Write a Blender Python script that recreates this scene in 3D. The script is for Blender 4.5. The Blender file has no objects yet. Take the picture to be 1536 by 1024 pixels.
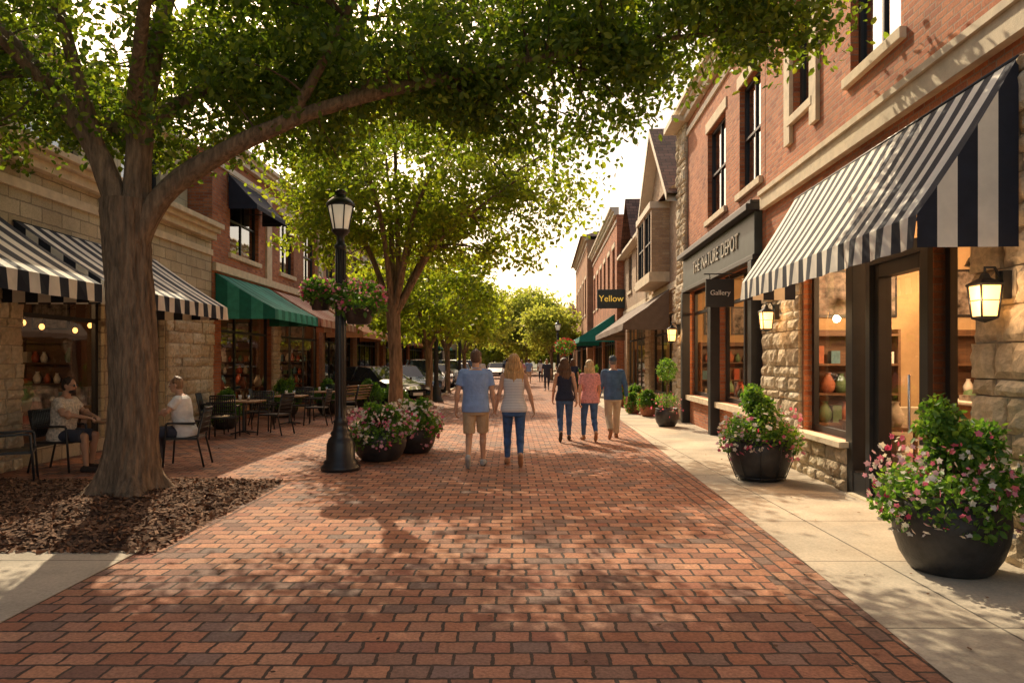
import bpy, math, random
import numpy as np
from mathutils import Vector, Matrix, noise
R=random.Random(7)
scene=bpy.context.scene
COL=scene.collection
rad=math.radians
# ------------------------------------------------------------ materials
MATS={}
def newmat(name):
    m=bpy.data.materials.new(name); m.use_nodes=True
    nt=m.node_tree; nt.nodes.clear()
    out=nt.nodes.new('ShaderNodeOutputMaterial')
    MATS[name]=m
    return m,nt,out
def N(nt,t,**k):
    n=nt.nodes.new(t)
    for a,b in k.items(): setattr(n,a,b)
    return n
def setin(n,d):
    for k,v in d.items(): n.inputs[k].default_value=v
def c4(c): return (c[0],c[1],c[2],1)
def mixcol(nt,a,b,fac,mode='MIX'):
    n=N(nt,'ShaderNodeMix',data_type='RGBA',blend_type=mode)
    for s,v in ((0,fac),(6,a),(7,b)):
        if hasattr(v,'is_output'): nt.links.new(v,n.inputs[s])
        else: n.inputs[s].default_value=v if s==0 else c4(v)
    return n.outputs[2]
def ramp(nt,src,cols,const=False):
    r=N(nt,'ShaderNodeValToRGB'); cr=r.color_ramp
    if const: cr.interpolation='CONSTANT'
    n=len(cols)
    while len(cr.elements)<n: cr.elements.new(.5)
    for i,c in enumerate(cols):
        cr.elements[i].position=i/(n if const else max(1,n-1)); cr.elements[i].color=c4(c)
    nt.links.new(src,r.inputs[0]); return r.outputs[0]
def noi(nt,vec,scale,detail=4,rough=.6):
    n=N(nt,'ShaderNodeTexNoise'); setin(n,{'Scale':scale,'Detail':detail,'Roughness':rough})
    if vec is not None: nt.links.new(vec,n.inputs['Vector'])
    return n
def mapping(nt,vec,scale):
    m=N(nt,'ShaderNodeMapping'); m.inputs['Scale'].default_value=scale; nt.links.new(vec,m.inputs['Vector']); return m.outputs[0]
def simple(name,col,rough=.6,metal=0,var=.15,vs=6,bump=.0,bs=40,stretch=None,emit=None,es=0,coat=0,bd=.02):
    m,nt,out=newmat(name); p=N(nt,'ShaderNodeBsdfPrincipled'); nt.links.new(p.outputs[0],out.inputs[0])
    tc=N(nt,'ShaderNodeTexCoord'); v=tc.outputs['Object']
    if stretch: v=mapping(nt,v,stretch)
    n=noi(nt,v,vs)
    lo=[max(0,x*(1-var)) for x in col]; hi=[min(1,x*(1+var)) for x in col]
    mr=N(nt,'ShaderNodeMapRange'); setin(mr,{'From Min':.3,'From Max':.7}); nt.links.new(n.outputs[0],mr.inputs[0])
    nt.links.new(mixcol(nt,lo,hi,mr.outputs[0]),p.inputs['Base Color'])
    setin(p,{'Roughness':rough,'Metallic':metal,'Coat Weight':coat})
    if bump>0:
        n2=noi(nt,v,bs,6,.7); b=N(nt,'ShaderNodeBump'); setin(b,{'Strength':bump,'Distance':bd}); nt.links.new(n2.outputs[0],b.inputs['Height']); nt.links.new(b.outputs[0],p.inputs['Normal'])
    if emit:
        p.inputs['Emission Color'].default_value=c4(emit); p.inputs['Emission Strength'].default_value=es
        m.cycles.emission_sampling='NONE'
    return m
def brickmat(name,cols,mortar,bw,bh,ms,bump=.5,distort=.004,rough=.85,offset=.5,dirt=.35,rot=False,grain=.4,bd=.012,grey=0):
    m,nt,out=newmat(name); p=N(nt,'ShaderNodeBsdfPrincipled'); nt.links.new(p.outputs[0],out.inputs[0])
    tc=N(nt,'ShaderNodeTexCoord'); uv=tc.outputs['UV']
    if rot:
        mp=N(nt,'ShaderNodeMapping'); mp.inputs['Rotation'].default_value=(0,0,math.pi/2); nt.links.new(uv,mp.inputs[0]); uv=mp.outputs[0]
    nn=noi(nt,tc.outputs['Object'],9,3)
    sub=N(nt,'ShaderNodeVectorMath',operation='SUBTRACT'); nt.links.new(nn.outputs['Color'],sub.inputs[0]); sub.inputs[1].default_value=(.5,.5,.5)
    sc=N(nt,'ShaderNodeVectorMath',operation='SCALE'); nt.links.new(sub.outputs[0],sc.inputs[0]); sc.inputs['Scale'].default_value=distort*4
    ad=N(nt,'ShaderNodeVectorMath',operation='ADD'); nt.links.new(uv,ad.inputs[0]); nt.links.new(sc.outputs[0],ad.inputs[1])
    b=N(nt,'ShaderNodeTexBrick',offset=offset)
    setin(b,{'Color1':(0,0,0,1),'Color2':(1,1,1,1),'Mortar':(.5,.5,.5,1),'Scale':1,'Mortar Size':ms,'Mortar Smooth':.25,'Brick Width':bw,'Row Height':bh})
    nt.links.new(ad.outputs[0],b.inputs['Vector'])
    col=ramp(nt,b.outputs['Color'],cols)
    n1=noi(nt,tc.outputs['Object'],45,5,.7); n2=noi(nt,tc.outputs['Object'],.9,4,.6)
    if grey>0:
        n5=noi(nt,tc.outputs['Object'],.45,4,.6); mg=N(nt,'ShaderNodeMapRange'); setin(mg,{'From Min':.45,'From Max':.65,'To Min':0,'To Max':grey}); nt.links.new(n5.outputs[0],mg.inputs[0])
        gm=N(nt,'ShaderNodeMath',operation='MULTIPLY'); nt.links.new(mg.outputs[0],gm.inputs[0]); nt.links.new(b.outputs['Color'],gm.inputs[1])
        col=mixcol(nt,col,(.20,.15,.14),gm.outputs[0])
    mr=N(nt,'ShaderNodeMapRange'); setin(mr,{'From Min':.3,'From Max':.7,'To Min':1-dirt,'To Max':1.1}); nt.links.new(n2.outputs[0],mr.inputs[0])
    mr1=N(nt,'ShaderNodeMapRange'); setin(mr1,{'From Min':.25,'From Max':.75,'To Min':1-grain,'To Max':1+grain*.6}); nt.links.new(n1.outputs[0],mr1.inputs[0])
    mu=N(nt,'ShaderNodeMath',operation='MULTIPLY'); nt.links.new(mr.outputs[0],mu.inputs[0]); nt.links.new(mr1.outputs[0],mu.inputs[1])
    cm=N(nt,'ShaderNodeCombineColor')
    for i in range(3): nt.links.new(mu.outputs[0],cm.inputs[i])
    col=mixcol(nt,col,mortar,b.outputs['Fac'])
    col=mixcol(nt,col,cm.outputs[0],1.0,'MULTIPLY')
    nt.links.new(col,p.inputs['Base Color']); p.inputs['Roughness'].default_value=rough
    h=N(nt,'ShaderNodeMath',operation='MULTIPLY_ADD'); nt.links.new(b.outputs['Fac'],h.inputs[0]); h.inputs[1].default_value=-1
    m3=N(nt,'ShaderNodeMath',operation='MULTIPLY'); nt.links.new(n1.outputs[0],m3.inputs[0]); m3.inputs[1].default_value=.5
    nt.links.new(m3.outputs[0],h.inputs[2])
    h2=N(nt,'ShaderNodeMath',operation='MULTIPLY_ADD'); nt.links.new(b.outputs['Color'],h2.inputs[0]); h2.inputs[1].default_value=.35; nt.links.new(h.outputs[0],h2.inputs[2])
    bp=N(nt,'ShaderNodeBump'); setin(bp,{'Strength':bump,'Distance':bd}); nt.links.new(h2.outputs[0],bp.inputs['Height']); nt.links.new(bp.outputs[0],p.inputs['Normal'])
    return m
def islandmat(name,cols,rough=.7,trans=0,bump=0,bs=30,tcol=None,grain=.0,gs=25):
    m,nt,out=newmat(name); p=N(nt,'ShaderNodeBsdfPrincipled')
    g=N(nt,'ShaderNodeNewGeometry'); col=ramp(nt,g.outputs['Random Per Island'],cols)
    tc=N(nt,'ShaderNodeTexCoord')
    if grain>0:
        n1=noi(nt,tc.outputs['Object'],gs,5,.7)
        mr=N(nt,'ShaderNodeMapRange'); setin(mr,{'From Min':.3,'From Max':.7,'To Min':1-grain,'To Max':1+grain*.5}); nt.links.new(n1.outputs[0],mr.inputs[0])
        cm=N(nt,'ShaderNodeCombineColor')
        for i in range(3): nt.links.new(mr.outputs[0],cm.inputs[i])
        col=mixcol(nt,col,cm.outputs[0],1.0,'MULTIPLY')
    nt.links.new(col,p.inputs['Base Color']); p.inputs['Roughness'].default_value=rough
    if trans>0:
        t=N(nt,'ShaderNodeBsdfTranslucent')
        vm=N(nt,'ShaderNodeVectorMath',operation='MULTIPLY'); nt.links.new(col,vm.inputs[0]); vm.inputs[1].default_value=tcol or (1,1,1); nt.links.new(vm.outputs[0],t.inputs[0])
        mx=N(nt,'ShaderNodeMixShader'); mx.inputs[0].default_value=trans
        nt.links.new(p.outputs[0],mx.inputs[1]); nt.links.new(t.outputs[0],mx.inputs[2]); nt.links.new(mx.outputs[0],out.inputs[0])
    else: nt.links.new(p.outputs[0],out.inputs[0])
    if bump>0:
        n2=noi(nt,tc.outputs['Object'],bs,6,.7); b=N(nt,'ShaderNodeBump'); setin(b,{'Strength':bump,'Distance':.03}); nt.links.new(n2.outputs[0],b.inputs['Height']); nt.links.new(b.outputs[0],p.inputs['Normal'])
    return m
def glassmat(name,base=.1,tint=(.9,.9,.88),k=.6):
    m,nt,out=newmat(name)
    lw=N(nt,'ShaderNodeLayerWeight'); lw.inputs[0].default_value=.5
    pw=N(nt,'ShaderNodeMath',operation='POWER'); nt.links.new(lw.outputs['Facing'],pw.inputs[0]); pw.inputs[1].default_value=2.5
    ma=N(nt,'ShaderNodeMath',operation='MULTIPLY_ADD'); nt.links.new(pw.outputs[0],ma.inputs[0]); ma.inputs[1].default_value=k; ma.inputs[2].default_value=base
    t=N(nt,'ShaderNodeBsdfTransparent'); t.inputs[0].default_value=c4(tint)
    g=N(nt,'ShaderNodeBsdfGlossy'); g.inputs['Roughness'].default_value=.015
    tc=N(nt,'ShaderNodeTexCoord'); n=noi(nt,tc.outputs['Object'],1.3,2); b=N(nt,'ShaderNodeBump'); setin(b,{'Strength':.12,'Distance':.02}); nt.links.new(n.outputs[0],b.inputs['Height']); nt.links.new(b.outputs[0],g.inputs['Normal'])
    mx=N(nt,'ShaderNodeMixShader'); nt.links.new(ma.outputs[0],mx.inputs[0]); nt.links.new(t.outputs[0],mx.inputs[1]); nt.links.new(g.outputs[0],mx.inputs[2]); nt.links.new(mx.outputs[0],out.inputs[0])
PAV=[(.24,.12,.085),(.52,.20,.10),(.68,.31,.17),(.42,.15,.085),(.70,.35,.20),(.57,.24,.12),(.27,.17,.13),(.66,.31,.18),(.48,.18,.09),(.34,.19,.14),(.61,.27,.14)]
brickmat('paver',PAV,(.085,.052,.036),.215,.165,.011,bump=1,distort=.010,dirt=.28,bd=.024,grey=.7,grain=.5)
brickmat('paver_border',[tuple(x*.82 for x in c) for c in PAV],(.085,.052,.036),.215,.125,.011,bump=1,distort=.008,offset=.5,rot=True,dirt=.35,bd=.024,grey=.5,grain=.5)
BR=[(.44,.125,.05),(.56,.175,.065),(.64,.225,.09),(.50,.155,.06),(.68,.26,.115),(.36,.10,.045)]
brickmat('brick_red',BR,(.42,.26,.17),.215,.075,.009,bump=.7,distort=.002)
brickmat('brick_dark',[tuple(x*.9 for x in c) for c in BR],(.32,.22,.16),.215,.075,.009,bump=.6,distort=.002)
brickmat('brick_tan',[(.50,.33,.19),(.60,.41,.25),(.44,.28,.17),(.64,.47,.30)],(.44,.34,.26),.215,.075,.009,bump=.4,distort=.002)
brickmat('brick_orange',[(.60,.28,.13),(.54,.24,.11),(.64,.34,.17)],(.46,.33,.24),.215,.075,.009,bump=.4,distort=.002)
brickmat('ashlar',[(.58,.45,.28),(.66,.55,.36),(.74,.62,.43),(.60,.48,.31),(.69,.56,.37)],(.40,.32,.22),.52,.24,.012,bump=1,distort=.012,grain=.3,bd=.03)
brickmat('ashlar_cream',[(.66,.56,.37),(.72,.62,.42),(.76,.66,.46)],(.42,.36,.27),.7,.35,.008,bump=.4,distort=.002,grain=.2)
brickmat('concrete',[(.56,.47,.35),(.60,.51,.39),(.57,.49,.37)],(.20,.17,.13),1.5,1.5,.010,bump=.45,distort=.001,offset=0,grain=.28,dirt=.38)
brickmat('shingle',[(.17,.085,.06),(.22,.115,.08),(.26,.14,.10),(.13,.07,.05)],(.06,.04,.03),.3,.16,.012,bump=.8,distort=.004)
islandmat('stone_block',[(.55,.42,.27),(.71,.58,.40),(.61,.47,.30),(.77,.67,.50),(.55,.43,.29),(.69,.57,.38)],rough=.95,bump=.9,bs=22,grain=.35,gs=14)
simple('mortar',(.36,.31,.24),.95,bump=.3)
simple('limestone',(.70,.58,.41),.85,var=.16,vs=5,bump=.3,bs=60)
simple('cream_trim',(.72,.63,.50),.7,var=.08,bump=.1)
simple('asphalt',(.055,.055,.055),.9,var=.25,vs=2,bump=.5,bs=120)
simple('earth',(.12,.12,.07),.95,var=.3,vs=.3)
simple('mulch',(.09,.042,.022),1,var=.5,vs=30,bump=1,bs=60)
islandmat('mulch_chip',[(.05,.024,.013),(.15,.07,.035),(.24,.12,.06),(.10,.045,.022),(.33,.18,.10),(.12,.055,.028)],rough=.95)
simple('black_metal',(.022,.022,.024),.35,var=.2,vs=20,bump=.05)
simple('black_frame',(.020,.020,.022),.45,var=.2)
simple('pot_black',(.030,.029,.030),.40,var=.45,vs=8,bump=.35,bs=20)
simple('terracotta',(.36,.13,.07),.8,var=.2)
simple('soil',(.05,.03,.02),1,var=.4,vs=40,bump=.8)
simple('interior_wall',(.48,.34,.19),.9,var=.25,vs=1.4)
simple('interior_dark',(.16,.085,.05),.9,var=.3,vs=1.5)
simple('unlit_room_dark',(.03,.03,.032),.9)  # near-black colour painted as the shade of rooms behind upper windows
simple('wood_floor',(.25,.13,.06),.5,var=.25,vs=3,stretch=(1,12,1))
simple('wood',(.36,.20,.10),.55,var=.35,vs=5,stretch=(1,14,14),bump=.2)
simple('dark_wood',(.14,.075,.04),.5,var=.35,vs=5,stretch=(1,14,14),bump=.2)
simple('picture',(.20,.17,.15),.6,var=.95,vs=7)
simple('curtain',(.55,.50,.42),.9,var=.15)
simple('bulb',(1,.8,.5),.5,emit=(1,.52,.18),es=16)
simple('lantern_glow',(1,.75,.4),.4,var=.05,emit=(1,.46,.12),es=3.4)
simple('lamp_glass',(.80,.74,.60),.25,var=.05,emit=(1,.8,.55),es=.25)
simple('fab_black',(.016,.020,.036),.85,var=.2,bump=.2,bs=300)
simple('fab_white',(.86,.80,.70),.85,var=.08,bump=.2,bs=300)
simple('fab_green',(.012,.18,.12),.8,var=.2,bump=.2,bs=300)
simple('fab_green_l',(.05,.34,.24),.8,var=.2,bump=.2,bs=300)
simple('fab_teal',(.015,.24,.20),.8,var=.15)
simple('fab_pink',(.50,.20,.14),.8,var=.15)
simple('fab_pink_l',(.66,.42,.30),.8,var=.15)
simple('fab_orange',(.68,.30,.13),.8,var=.12)
simple('fab_brown',(.16,.115,.09),.85,var=.15)
simple('sign_face',(.045,.058,.054),.5,var=.2)
simple('sign_letters',(.5,.47,.40),.5,metal=.1)
simple('sign_yellow',(.8,.5,.08),.5,emit=(1,.6,.1),es=.5)
simple('white_paint',(.78,.76,.72),.5,var=.05)
simple('vase_blue',(.12,.25,.32),.3,var=.2); simple('vase_red',(.45,.10,.05),.35,var=.2); simple('book_green',(.10,.18,.09),.6,var=.2)
simple('bark',(.25,.165,.10),.95,var=.55,vs=20,stretch=(1,1,.17),bump=1,bs=24,bd=.06)
simple('bark_twig',(.11,.075,.05),.9,var=.3,bump=.5)
islandmat('leaf_near',[(.03,.07,.014),(.055,.115,.02),(.09,.165,.026),(.045,.095,.016),(.15,.22,.035),(.04,.085,.015)],rough=.42,trans=.52,tcol=(3.8,2.85,.9))
islandmat('leaf_mid',[(.07,.13,.018),(.12,.19,.026),(.18,.25,.036),(.09,.15,.02)],rough=.5,trans=.6,tcol=(3.4,2.6,.9))
islandmat('leaf_far_haze',[(.14,.20,.045),(.19,.25,.06),(.24,.29,.08)],rough=.7,trans=.6,tcol=(2.7,2.2,1.1))  # greens lightened and yellowed: distance haze put into the leaf colour
islandmat('leaf_shrub',[(.04,.11,.02),(.07,.17,.03),(.11,.23,.04),(.16,.28,.05)],rough=.5,trans=.45,tcol=(2.6,2.3,1.0))
islandmat('flower_pink',[(.80,.14,.26),(.85,.40,.48),(.75,.06,.16),(.88,.62,.64)],rough=.7,trans=.3)
islandmat('flower_white',[(.88,.84,.76),(.88,.74,.68),(.86,.80,.52)],rough=.7,trans=.3)
islandmat('flower_red',[(.7,.04,.04),(.8,.12,.10)],rough=.7,trans=.3)
glassmat('glass',.05,(.95,.93,.9),.38); glassmat('glass_up',.35,(.5,.55,.6))
simple('tyre',(.02,.02,.02),.9); simple('chrome',(.6,.6,.62),.2,metal=1,var=.05)
simple('car_glass',(.02,.025,.03),.06,var=.1); simple('tail_red',(.45,.02,.02),.3); simple('headlight',(.75,.75,.72),.15)
for n,c in (('car_black',(.012,.013,.016)),('car_silver',(.42,.43,.44)),('car_blue',(.04,.08,.18)),('car_white',(.7,.7,.68)),('car_red',(.3,.02,.02))): simple(n,c,.25,var=.03,coat=1)
for n,c in (('skin',(.60,.34,.22)),('skin_tan',(.48,.27,.17))): simple(n,c,.55,var=.08,vs=12)
simple('lips',(.38,.12,.10),.5); simple('eye_white',(.8,.8,.78),.2); simple('iris',(.03,.02,.015),.2)
for n,c in (('hair_brown',(.11,.055,.028)),('hair_dark',(.025,.017,.012)),('hair_blonde',(.58,.33,.13)),('hair_blonde_l',(.68,.48,.26)),('hair_lightbrown',(.28,.16,.08)),('hair_grey',(.16,.15,.14))):
    simple(n,c,.45,var=.5,vs=60,stretch=(1,1,.08),bump=.8,bs=110)
def cloth(n,c,var=.12,vs=10): simple(n,c,.9,var=var,vs=vs,bump=.7,bs=11,bd=.035)
cloth('c_blue',(.27,.40,.70)); cloth('c_khaki',(.54,.39,.24)); cloth('c_jeans',(.06,.13,.29),.35); cloth('c_navy',(.02,.028,.06)); cloth('c_pinktop',(.82,.34,.34),.35,30)
cloth('c_denim',(.07,.15,.28),.25); cloth('c_sand',(.56,.46,.33)); cloth('c_plaid',(.66,.57,.46),.45,30); cloth('c_white',(.88,.86,.82)); cloth('c_dark',(.05,.055,.08)); cloth('c_cap',(.06,.09,.13))
cloth('shoe_grey',(.42,.43,.44)); cloth('shoe_tan',(.40,.20,.10)); cloth('shoe_white',(.7,.68,.64)); cloth('shoe_dark',(.05,.035,.03))
m,nt,out=newmat('c_stripetop'); p=N(nt,'ShaderNodeBsdfPrincipled'); nt.links.new(p.outputs[0],out.inputs[0]); tc=N(nt,'ShaderNodeTexCoord')
w=N(nt,'ShaderNodeTexWave',bands_direction='Z'); setin(w,{'Scale':13,'Distortion':.6}); nt.links.new(tc.outputs['Object'],w.inputs[0])
nt.links.new(ramp(nt,w.outputs[1],[(.46,.46,.50),(.76,.74,.74),(.84,.82,.80)]),p.inputs['Base Color']); p.inputs['Roughness'].default_value=.9

# ------------------------------------------------------------ mesh builder
def group(name,loc=(0,0,0)):
    e=bpy.data.objects.new(name,None); e.empty_display_size=.2; e.location=loc; COL.objects.link(e); return e
def attach(ob,parent):
    if parent is not None:
        ob.parent=parent; ob.matrix_parent_inverse=Matrix.Translation(parent.location).inverted()
class MB:
    def __init__(s,xf=None,flip=False): s.V=[];s.F=[];s.M=[];s.mn=[];s.S=[];s.xf=xf;s.flip=flip
    def mi(s,m):
        if m not in s.mn: s.mn.append(m)
        return s.mn.index(m)
    def add(s,vs,fs,m,smooth=False):
        o=len(s.V); s.V+= [tuple(v) for v in vs]; k=s.mi(m)
        for f in fs: s.F.append(tuple(i+o for i in f)); s.M.append(k); s.S.append(smooth)
    def quad(s,a,b,c,d,m): s.add([a,b,c,d],[(0,1,2,3)],m)
    def tri(s,a,b,c,m): s.add([a,b,c],[(0,1,2)],m)
    def box(s,x0,x1,y0,y1,z0,z1,m,R_=None,c=None):
        vs=[(x,y,z) for z in (z0,z1) for y in (y0,y1) for x in (x0,x1)]
        if R_ is not None:
            vs=[tuple(R_@Vector(v)+Vector(c)) for v in vs]
        s.add(vs,[(0,2,3,1),(4,5,7,6),(0,1,5,4),(2,6,7,3),(0,4,6,2),(1,3,7,5)],m)
    def tube(s,pts,rs,m,n=10,caps=True,jit=0):
        pts=[Vector(p) for p in pts]
        if not hasattr(rs,'__len__'): rs=[rs]*len(pts)
        vs=[];fs=[];u=None
        for i,p in enumerate(pts):
            t=(pts[min(i+1,len(pts)-1)]-pts[max(i-1,0)])
            t=t.normalized() if t.length>1e-9 else Vector((0,0,1))
            if u is None: u=t.orthogonal().normalized()
            else:
                u=u-t*u.dot(t); u=u.normalized() if u.length>1e-6 else t.orthogonal().normalized()
            w=t.cross(u)
            for k in range(n):
                a=2*math.pi*k/n; r=rs[i]*(1+(jit*noise.noise(Vector((p.x*3+math.cos(a)*2,p.y*3+math.sin(a)*2,p.z*2))) if jit else 0))
                vs.append(p+(u*math.cos(a)+w*math.sin(a))*r)
        for i in range(len(pts)-1):
            for k in range(n):
                k2=(k+1)%n; fs.append((i*n+k,i*n+k2,(i+1)*n+k2,(i+1)*n+k))
        if caps: fs.append(tuple(range(n))[::-1]); fs.append(tuple((len(pts)-1)*n+k for k in range(n)))
        s.add(vs,fs,m,True)
    def lathe(s,prof,c,m,n=24,smooth=True):
        vs=[];fs=[]
        for r,z in prof:
            for k in range(n):
                a=2*math.pi*(k+.5)/n; vs.append((c[0]+r*math.cos(a),c[1]+r*math.sin(a),c[2]+z))
        for i in range(len(prof)-1):
            for k in range(n):
                k2=(k+1)%n; fs.append((i*n+k,i*n+k2,(i+1)*n+k2,(i+1)*n+k))
        s.add(vs,fs,m,smooth)
    def ell(s,c,r,m,n=14,h=8):
        vs=[];fs=[]
        for i in range(h+1):
            t=math.pi*i/h
            for k in range(n):
                a=2*math.pi*k/n; vs.append((c[0]+r[0]*max(.001,math.sin(t))*math.cos(a),c[1]+r[1]*max(.001,math.sin(t))*math.sin(a),c[2]-r[2]*math.cos(t)))
        for i in range(h):
            for k in range(n): k2=(k+1)%n; fs.append((i*n+k,i*n+k2,(i+1)*n+k2,(i+1)*n+k))
        s.add(vs,fs,m,True)
    def build(s,name,parent=None,bevel=0):
        if not s.F: return None
        me=bpy.data.meshes.new(name)
        W=[s.xf(*v) for v in s.V] if s.xf else s.V
        F=[f[::-1] for f in s.F] if s.flip else s.F
        me.from_pydata(W,[],F)
        for m in s.mn: me.materials.append(MATS[m])
        me.polygons.foreach_set('material_index',s.M); me.polygons.foreach_set('use_smooth',s.S)
        uv=me.uv_layers.new(name='UVMap'); data=np.zeros((len(me.loops),2),dtype=np.float32); li=0
        for f in F:
            a=Vector(s.V[f[0]]);b=Vector(s.V[f[1]]);c=Vector(s.V[f[2]]); nn=(b-a).cross(c-a)
            ax=max(range(3),key=lambda i:abs(nn[i]))
            for vi in f:
                v=s.V[vi]; data[li]= (v[1],v[2]) if ax==0 else ((v[0],v[2]) if ax==1 else (v[0],v[1])); li+=1
        uv.data.foreach_set('uv',data.ravel()); me.update()
        ob=bpy.data.objects.new(name,me); COL.objects.link(ob); attach(ob,parent)
        if bevel: 
            bm=ob.modifiers.new('b','BEVEL'); bm.width=bevel; bm.segments=2; bm.limit_method='ANGLE'
        return ob
def fastmesh(name,V,F,matname,parent):
    me=bpy.data.meshes.new(name); V=np.asarray(V,dtype=np.float32); F=np.asarray(F,dtype=np.int32)
    me.vertices.add(len(V)); me.vertices.foreach_set('co',V.ravel()); me.loops.add(F.size); me.loops.foreach_set('vertex_index',F.ravel())
    me.polygons.add(len(F)); me.polygons.foreach_set('loop_start',np.arange(0,F.size,F.shape[1],dtype=np.int32)); me.polygons.foreach_set('loop_total',np.full(len(F),F.shape[1],dtype=np.int32))
    me.update(calc_edges=True); me.materials.append(MATS[matname])
    ob=bpy.data.objects.new(name,me); COL.objects.link(ob); attach(ob,parent); return ob
def nrm(a): return a/np.maximum(1e-9,np.linalg.norm(a,axis=1,keepdims=True))
def leaves(name,C,size,matname,parent,rng,up=.5,asp=.55,droop=.3):
    n=len(C); d=rng.normal(size=(n,3)); d[:,2]-=droop; d=nrm(d); q=rng.normal(size=(n,3)); q[:,2]+=up; b=nrm(np.cross(d,q)); q=np.cross(b,d)
    L=(size*rng.uniform(.65,1.35,n))[:,None]; W=L*asp; f=W*.18
    P=[C, C+d*L*.3+b*W*.5+q*f, C+d*L*.7+b*W*.42+q*f, C+d*L, C+d*L*.7-b*W*.42+q*f, C+d*L*.3-b*W*.5+q*f]
    V=np.stack(P,1).reshape(-1,3); o=np.arange(n)[:,None]*6
    F=np.stack([o+np.array([0,1,2,3]),o+np.array([0,3,4,5])],1).reshape(-1,4)
    return fastmesh(name,V,F,matname,parent)
def flowers(name,C,size,matname,parent,rng,out=None):
    n=len(C); q=rng.normal(size=(n,3))*.6; q[:,2]+=.5; q[:,1]-=.5
    q=nrm(q); a=nrm(np.cross(q,rng.normal(size=(n,3)))); b=np.cross(q,a); V=[]
    s=(size*rng.uniform(.6,1.25,n))[:,None]; V.append(C)
    for k in range(10):
        t=2*math.pi*k/10; r=s*(1.0 if k%2==0 else .62); V.append(C+(a*math.cos(t)+b*math.sin(t))*r*.5+q*s*.14)
    V=np.stack(V,1).reshape(-1,3); o=np.arange(n)[:,None]*11
    fs=[]
    for k in range(5): i=2*k; fs.append(o+np.array([0,1+(i-1)%10,1+i,1+(i+1)%10]))
    F=np.stack(fs,1).reshape(-1,4)
    return fastmesh(name,V,F,matname,parent)

# ------------------------------------------------------------ ground
b=MB(); b.quad((-700,-300,0),(700,-300,0),(700,1200,0),(-700,1200,0),'earth'); b.build('ground')
def redge(y):
    pts=[(-4,2.05),(3.75,2.25),(6.6,2.42),(16.5,2.85),(25,3.15),(40,3.3),(140,3.5)]
    for (a,p),(c,q) in zip(pts,pts[1:]):
        if y<=c: return p+(q-p)*(y-a)/(c-a)
    return pts[-1][1]
ys=[-4,-2,0,2,3.75,5,6.6,9,12,16.5,20,25,32,40,60,90,140]
b=MB()
for a,c in zip(ys,ys[1:]): b.quad((-8,a,.004),(redge(a)-.42,a,.004),(redge(c)-.42,c,.004),(-8,c,.004),'paver')
b.build('brick_street')
b=MB()
for a,c in zip(ys,ys[1:]): b.quad((redge(a)-.42,a,.005),(redge(a),a,.005),(redge(c),c,.005),(redge(c)-.42,c,.005),'paver_border')
for a,c in ((6.3,9.95),): b.quad((-3.2,a,.008),(-2.98,a,.008),(-2.98,c,.008),(-3.2,c,.008),'paver_border')
b.build('brick_border')
b=MB()
for a,c in zip(ys,ys[1:]): b.quad((redge(a),a,.008),(12,a,.008),(12,c,.008),(redge(c),c,.008),'concrete')
b.build('sidewalk')
b=MB(); b.box(-12,-3.2,-4,6.32,-.05,.014,'concrete'); b.build('concrete_pavement')
b=MB(); b.quad((-7.4,25,.009),(-3.3,25,.009),(-3.3,140,.009),(-7.4,140,.009),'asphalt'); b.build('parking_lane')
b=MB(); b.box(-3.35,-3.2,25,140,0,.10,'limestone'); b.box(-7.4,-3.35,24.85,25,0,.10,'limestone'); b.build('kerb')
rng=np.random.default_rng(3)
def mz(x,y):
    e=min((x+8.5)/.5,(-3.2-x)/.25,(y-6.35)/.25,(9.9-y)/.25,1); e=max(0,e)
    d=math.hypot(x+4.5,y-8.64); return .012+e*(.05+.03*noise.noise(Vector((x*2,y*2,0)))+.018*noise.noise(Vector((x*9,y*9,3)))+.10*math.exp(-(d/.8)**2))
g=group('mulch_bed',(-5.8,8.1,0)); nx,ny=150,100; V=[];F=[]
for j in range(ny+1):
    for i in range(nx+1):
        x=-8.5+5.32*i/nx; y=6.33+3.6*j/ny; V.append((x,y,mz(x,y)))
for j in range(ny):
    for i in range(nx): a=j*(nx+1)+i; F.append((a,a+1,a+nx+2,a+nx+1))
fastmesh('soil_surface',V,F,'mulch',g)
n=16000; X=rng.uniform(-8.4,-3.05,n); Y=rng.uniform(6.22,9.98,n); Z=np.array([mz(x,y) for x,y in zip(X,Y)])+.012
C=np.stack([X,Y,Z],1); d=rng.normal(size=(n,3)); d[:,2]*=.3; d=nrm(d); q=rng.normal(size=(n,3))*.45; q[:,2]+=1; bb=nrm(np.cross(d,q)); L=rng.uniform(.02,.055,n)[:,None]; W=rng.uniform(.006,.016,n)[:,None]
V=np.stack([C-d*L-bb*W,C+d*L-bb*W,C+d*L+bb*W,C-d*L+bb*W],1).reshape(-1,3); F=np.arange(4*n).reshape(-1,4)
fastmesh('bark_chips',V,F,'mulch_chip',g)
n=420; C=np.stack([rng.uniform(-8,4,n),rng.uniform(2.5,20,n),np.full(n,.02)],1); q=nrm(rng.normal(size=(n,3))*np.array([1,1,.12])); q2=nrm(np.cross(q,np.array([0,0,1.0])+rng.normal(size=(n,3))*.2)); s=rng.uniform(.012,.03,n)[:,None]
V=np.stack([C-q*s,C+q2*s*.55,C+q*s,C-q2*s*.55],1).reshape(-1,3); fastmesh('fallen_leaves',V,np.arange(4*n).reshape(-1,4),'mulch_chip',None)

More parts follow.
